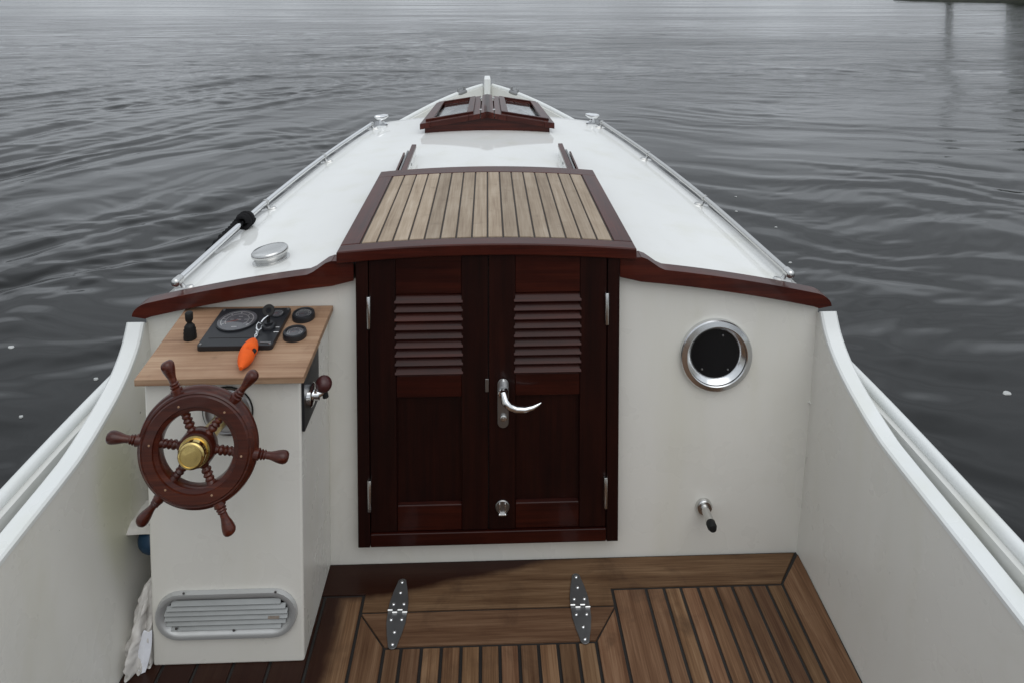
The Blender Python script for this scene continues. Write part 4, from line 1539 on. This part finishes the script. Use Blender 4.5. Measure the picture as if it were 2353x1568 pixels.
# helm bezel and wheel
bzc = on_y(524, 942, KY0 - .0006)
hm2 = MB()
hm2.lathe([(.053, 0), (.053, .004), (.051, .008), (.046, .010), (.043, .0085), (.030, .010), (.024, .022), (.020, .032)], bzc, (0, -1, 0), 44)
hm2.build('helm_bezel', 'alu', boat, sharp=35)
hm3 = MB(); hm3.lathe([(.0536, -.0002), (.0552, .001), (.0552, .003), (.0532, .0035)], bzc, (0, -1, 0), 44, caps=False)
hm3.build('bezel_gasket', 'rubber', boat)

TILT = R(7)
WN = Vector((0, -cos(TILT), sin(TILT)))
WU = Vector((1, 0, 0)); WV = Vector((0, sin(TILT), cos(TILT)))
WC = on_y(455, 1026, 1.385)
def wp(r_, a, h):
    return WC + WU * (r_ * cos(a)) + WV * (r_ * sin(a)) + WN * h
rm = MB()
prof = [(.0755, -.016), (.0730, -.010), (.0725, .004), (.0745, .010), (.0790, .012), (.0805, .0150), (.0985, .0150), (.1010, .0120), (.1035, .0125), (.1065, .0105), (.1085, .0060), (.1120, .0045), (.1138, .001), (.1138, -.005), (.1115, -.010), (.1060, -.015), (.098, -.017)]
rm.lathe([((r_ - .0035 if r_ < .0785 else r_) * 1.03, h_) for r_, h_ in prof], WC, WN, 96, u=WU, closed=True)
wheel = rm.build('steering_wheel', 'wheel_wood', boat, sharp=32, label='varnished mahogany six-spoked steering wheel with a brass hub')
for k in range(6):
    a = R(-7.5 + 60 * k)
    dirv = WU * cos(a) + WV * sin(a)
    sm = MB()
    pr_ = [(.0085, .024), (.0085, .036), (.0062, .038), (.0062, .040), (.0082, .042), (.0088, .0445), (.0082, .047), (.0062, .049), (.0078, .0515), (.0088, .0535), (.0078, .0555), (.0060, .0575), (.0075, .060), (.0082, .0625), (.0068, .065), (.0085, .069), (.0100, .074),
           (.0100, .112), (.0105, .1145), (.0105, .1165), (.0068, .1190), (.0090, .1210), (.0090, .1225), (.0066, .1245), (.0082, .1265), (.0082, .1280), (.0060, .1300), (.0066, .1330), (.0066, .1370), (.0078, .1430), (.0100, .1510), (.0114, .1590), (.0116, .1645), (.0100, .1690), (.0070, .1718), (0, .1730)]
    sm.lathe([(a_ * 1.08, b_ * 1.03) for a_, b_ in pr_], WC, dirv, 18, u=WN)
    sm.build('spoke', 'wheel_wood', wheel, sharp=50)
    # brass pegs in the rim
    q = wp(.0895, a, .0149)
    pm_ = MB(); pm_.lathe([(.0024, 0), (.0018, .0007), (0, .0008)], q, WN, 10)
    pm_.build('peg', 'board', wheel)
hb_ = MB(); hb_.lathe([(.018, -.017), (.033, -.015), (.0365, -.008), (.0365, .008), (.033, .0145), (.026, .016)], WC, WN, 48)
hb_.build('hub_block', 'wheel_wood', wheel, sharp=40)
hc_ = MB(); hc_.lathe([(.0300, .0150), (.0300, .0185), (.0265, .0190), (.0260, .0300), (.0255, .0345), (.0235, .0365), (.0205, .0368), (.0200, .0355), (.0185, .0355), (.012, .0366), (0, .0370)], WC, WN, 48)
hc_.build('hub_cap', 'brass', wheel, sharp=40, label='polished brass hub cap')
sh = MB()
sh.tube([WC - WN * .012, WC - WN * .06, bzc + Vector((0, -.02, 0))], [.017, .016, .016], 20)
sh.build('shaft', 'brass', wheel)

# ventilation grille
gcn = on_y((358 + 686) / 2, 1405.5, KY0)
gw = (on_y(684, 1405, KY0).x - on_y(358, 1405, KY0).x) / 2
gh = (on_y(520, 1352, KY0).z - on_y(520, 1459, KY0).z) / 2
def stadium(hw, hh, n=12):
    p = []
    for k in range(n + 1):
        a = -pi / 2 + pi * k / n
        p.append((hw - hh + hh * cos(a), hh * sin(a)))
    for k in range(n + 1):
        a = pi / 2 + pi * k / n
        p.append((-hw + hh + hh * cos(a), hh * sin(a)))
    return p
gf = MB()
prof = [(0, 0), (.0008, .0055), (.002, .0100), (.009, .0108), (.0135, .0085), (.018, .0030), (.0215, .0006)]
rows = []
for ins, hgt in prof:
    rows.append([(gcn.x + u, KY0 - .0004 - hgt, gcn.z + v) for u, v in stadium(gw - ins, gh - ins)])
gf.grid(rows, close=True)
gr = gf.build('ventilation_grille', 'grille_alu', boat, sharp=60, label='oval aluminium ventilation grille low on the console')
bk2 = MB(); bk2.prism(stadium(gw - .0212, gh - .0212), 0, .0006, lambda u, v, w: (gcn.x + u, KY0 - .0003 - w, gcn.z + v))
bk2.build('grille_backing', 'dark', gr)
ih = gh - .0200
for k in range(6):
    zc = gcn.z + ih - (k + .5) * (2 * ih / 6)
    dz = abs(zc - gcn.z)
    lx_ = gw - gh + sqrt(max(0, ih * ih - dz * dz)) - .0005
    sm = MB()
    hs_ = ih / 6
    sm.hexa([(gcn.x - lx_, KY0 - .0100, zc - hs_ * .50), (gcn.x + lx_, KY0 - .0100, zc - hs_ * .50), (gcn.x + lx_, KY0 - .0088, zc - hs_ * .64), (gcn.x - lx_, KY0 - .0088, zc - hs_ * .64),
             (gcn.x - lx_, KY0 - .0026, zc + hs_ * .92), (gcn.x + lx_, KY0 - .0026, zc + hs_ * .92), (gcn.x + lx_, KY0 - .0012, zc + hs_ * .80), (gcn.x - lx_, KY0 - .0012, zc + hs_ * .80)])
    sm.build('slat', 'slat_alu', gr, bevel=.0005, seg=1)
    if k == 3:
        lb = MB(); lb.box(gcn.x + lx_ - .042, gcn.x + lx_ - .018, KY0 - .0105, KY0 - .0060, zc - hs_ * .5, zc + hs_ * .15)
        lb.build('maker_label', 'label', gr)
for px_, py_ in ((422, 1361), (633, 1358), (405, 1442), (537, 1446)):
    q = on_y(px_, py_, KY0 - .0095)
    s_ = MB(); s_.lathe([(.003, 0), (.0026, .0012), (0, .0014)], q, (0, -1, 0), 10)
    s_.build('screw', 'dullsteel', gr)

# ------------------------------------------------------------------ loose things
# black line wrapped on the port handrail
def rpl(y, up=.027):
    x = RAIL_X(y) + .008
    return Vector((-x, y, deck_z(x, y) + up))
ry = 2.30
rt = (rpl(ry + .05) - rpl(ry - .05)).normalized()
rn = rt.cross(Vector((0, 0, 1))).normalized(); ru = rn.cross(rt)
rc = rpl(ry)
pts = []
turns = 4.5
for k in range(100):
    a = 2 * pi * turns * k / 99
    rad = .0165 + .0030 * sin(3.1 * k / 99 * pi)
    pts.append(rc + rt * (-.022 + .044 * k / 99) + (rn * cos(a) + ru * sin(a)) * rad)
rp_ = MB()
rp_.tube(pts, .0070, 8)
# second layer and hitch
pts2 = [rc + rt * (.022 - .042 * k / 50) + (rn * cos(-a) + ru * sin(-a)) * .0215 for k, a in ((k, 2 * pi * 2.2 * k / 50) for k in range(51))]
rp_.tube(pts2, .0068, 8)
rope = rp_.build('black_rope', 'rope', None, sharp=60)
tag(rope, 'thick black rope hitched round the handrail and hanging over the side', 'rope')
tail = MB()
e = pts[0]
tl = []
T0 = rc + Vector((-.020, -.015, .0))
path = [T0, rc + Vector((-.028, -.055, -.012)), rc + Vector((-.046, -.105, -.030)), Vector((-.895, 2.17, .60)), Vector((-.945, 2.15, .51)), Vector((-.978, 2.145, .44)), Vector((-.982, 2.14, .20)), Vector((-.965, 2.14, -.05))]
dense = []
for i in range(len(path) - 1):
    p0 = path[max(i - 1, 0)]; p1 = path[i]; p2 = path[i + 1]; p3 = path[min(i + 2, len(path) - 1)]
    for k in range(14):
        t_ = k / 14
        dense.append(.5 * ((2 * p1) + (p2 - p0) * t_ + (2 * p0 - 5 * p1 + 4 * p2 - p3) * t_ ** 2 + (3 * p1 - p0 - 3 * p2 + p3) * t_ ** 3))
tail.tube(dense, [.0092 + .0024 * sin(k * 1.55) for k in range(len(dense))], 9)
tail.build('tail', 'rope', rope)

# crumpled bag beside the console
bq = on_z(322, 1534)
q = random.Random(5)
bag = MB()
rows = []
NU, NV = 90, 48
ph = [q.uniform(0, 2 * pi) for _ in range(6)]
for i in range(NV):
    v = i / (NV - 1)
    h = .150 * v
    row = []
    for j in range(NU):
        a = 2 * pi * j / NU
        w = (.052 * (1 - v) ** .5 + .014) * (1 + .22 * sin(5 * a + ph[0] + 2 * v) + .16 * sin(8 * a + ph[1] - 3 * v) + .08 * sin(13 * a + ph[2] + 9 * v) + .06 * sin(6 * v * pi + ph[3] + a))
        row.append((-.774 + .010 * v + w * cos(a) * .56, 1.570 + .02 * v + w * sin(a) * .8, FZ + .0015 + h + .006 * sin(4 * a + ph[4]) * (v > .1)))
    rows.append(row)
from mathutils import noise as mnoise
for row in rows:
    for j, p in enumerate(row):
        q3 = Vector(p)
        amp = .0 if q3.z < FZ + .004 else 1.0
        n1 = mnoise.turbulence_vector(q3 * 22, 4, True)
        n2 = mnoise.noise_vector(q3 * 90)
        d3 = Vector((n1.x, n1.y, n1.z * .3)) * .0085 * amp + Vector((n2.x, n2.y, 0)) * .003 * amp
        row[j] = (max(min(q3.x + d3.x, -.7445 if q3.y > 1.53 else -.735), -.808 - .05 * (q3.z - FZ)), q3.y + d3.y, max(q3.z + d3.z, FZ + .0012))
bag.grid(rows, close=True)
bag.f.append(tuple(range((NV - 1) * NU, NV * NU))); bag.s.append(True)
bg_ = bag.build('cloth_bag', 'bag', None, sharp=75)
tag(bg_, 'crumpled pale cloth bag wedged on the floor beside the console', 'bag')
cup = MB()
cc = on_z(326, 1538)
rows = []
for i in range(10):
    v = i / 9
    wv = .0135 * (sin(pi * (.22 + .60 * (1 - v))) ** .8)
    rows.append([(cc.x + .002 + .008 * v + wv * k, cc.y - .010 + .014 * v + .004 * abs(k), FZ + .0012 + .080 * v) for k in linsp(-1, 1, 7)])
for i in range(10):
    v = (9 - i) / 9
    wv = .0135 * (sin(pi * (.22 + .60 * (1 - v))) ** .8)
    rows.append([(cc.x + .002 + .008 * v + wv * k * .9, cc.y - .006 + .014 * v + .004 * abs(k), FZ + .0012 + .080 * v) for k in linsp(-1, 1, 7)])
cup.grid(rows)
sp = cup.build('plastic_scoop', 'bagwhite', None, sharp=75)
tag(sp, 'small bluish white plastic scoop leaning on the cloth bag', 'scoop')

# blue pouch wedged between console and hull side, a sheet of paper on it
bl = MB()
rows = []
for i in range(11):
    v = i / 10
    k = (sin(pi * min(max(v, .06), .94))) ** .45
    rows.append([(-.7835 + .038 * cos(a) * k * (1 + .10 * sin(3 * a + 4 * v) * (cos(a) < 0)), 1.668 + .050 * sin(a) * k, .128 + .072 * v) for a in (2 * pi * j / 22 for j in range(22))])
bl.grid(rows, close=True)
bl.f += [tuple(range(22))[::-1], tuple(range(220, 242))]; bl.s += [True, True]
co_ = bl.build('blue_pouch', 'blue', None, sharp=70)
tag(co_, 'deep blue pouch hanging on the outer side of the console', 'pouch')
pf = MB()
zt_ = .2005
top_rows = []
for k in range(9):
    u = k / 8
    y = 1.628 + .100 * u
    top_rows.append([(-.843 + .090 * t_, y, zt_ + .0012 + .010 * (t_ - .5) ** 2 + .003 * sin(6 * u + 3 * t_) ** 2 - .05 * max(0, .35 - u) ** 1.5) for t_ in linsp(0, 1, 8)])
bot_rows = [[(x, y, z - .0012) for x, y, z in r_] for r_ in top_rows[::-1]]
pf.grid(top_rows + bot_rows + [top_rows[0]])
po_ = pf.build('paper_sheet', 'bag', None, sharp=70)
tag(po_, 'pale sheet of paper lying on top of the blue pouch', 'paper')

# flecks floating on the water
for i, (px_, py_, s_) in enumerate(((25, 799, 1.2), (220, 871, .9), (48, 954, .7), (1690, 456, .8), (1691, 489, .9), (1782, 519, .8), (1815, 596, .9), (2312, 908, 1.5))):
    w0 = on_z(px_, py_, WATER_Z)
    hit, hp_, hn_, _ = water.ray_cast(Vector((w0.x, w0.y, 1)), Vector((0, 0, -1)))
    zf = hp_.z if hit else WATER_Z
    fm = MB()
    a0 = random.uniform(-.5, .5)
    ring, top = [], []
    for k in range(12):
        a = 2 * pi * k / 12
        u, v = .014 * s_ * cos(a), .006 * s_ * sin(a) * (1 + .3 * cos(a)) * 1.6
        uu, vv = u * cos(a0) - v * sin(a0), u * sin(a0) + v * cos(a0)
        ring.append((w0.x + uu, w0.y + vv, zf - .006))
        top.append((w0.x + .75 * uu, w0.y + .75 * vv, zf + .0045))
    fm.add(ring + top, [tuple(range(12))[::-1], tuple(range(12, 24))] + [(k, (k + 1) % 12, 12 + (k + 1) % 12, 12 + k) for k in range(12)])
    f_ = fm.build('foam_fleck', 'fleck', None, sharp=70)
    tag(f_, 'tiny white fleck floating on the dark water', 'fleck', 'white flecks on the water')
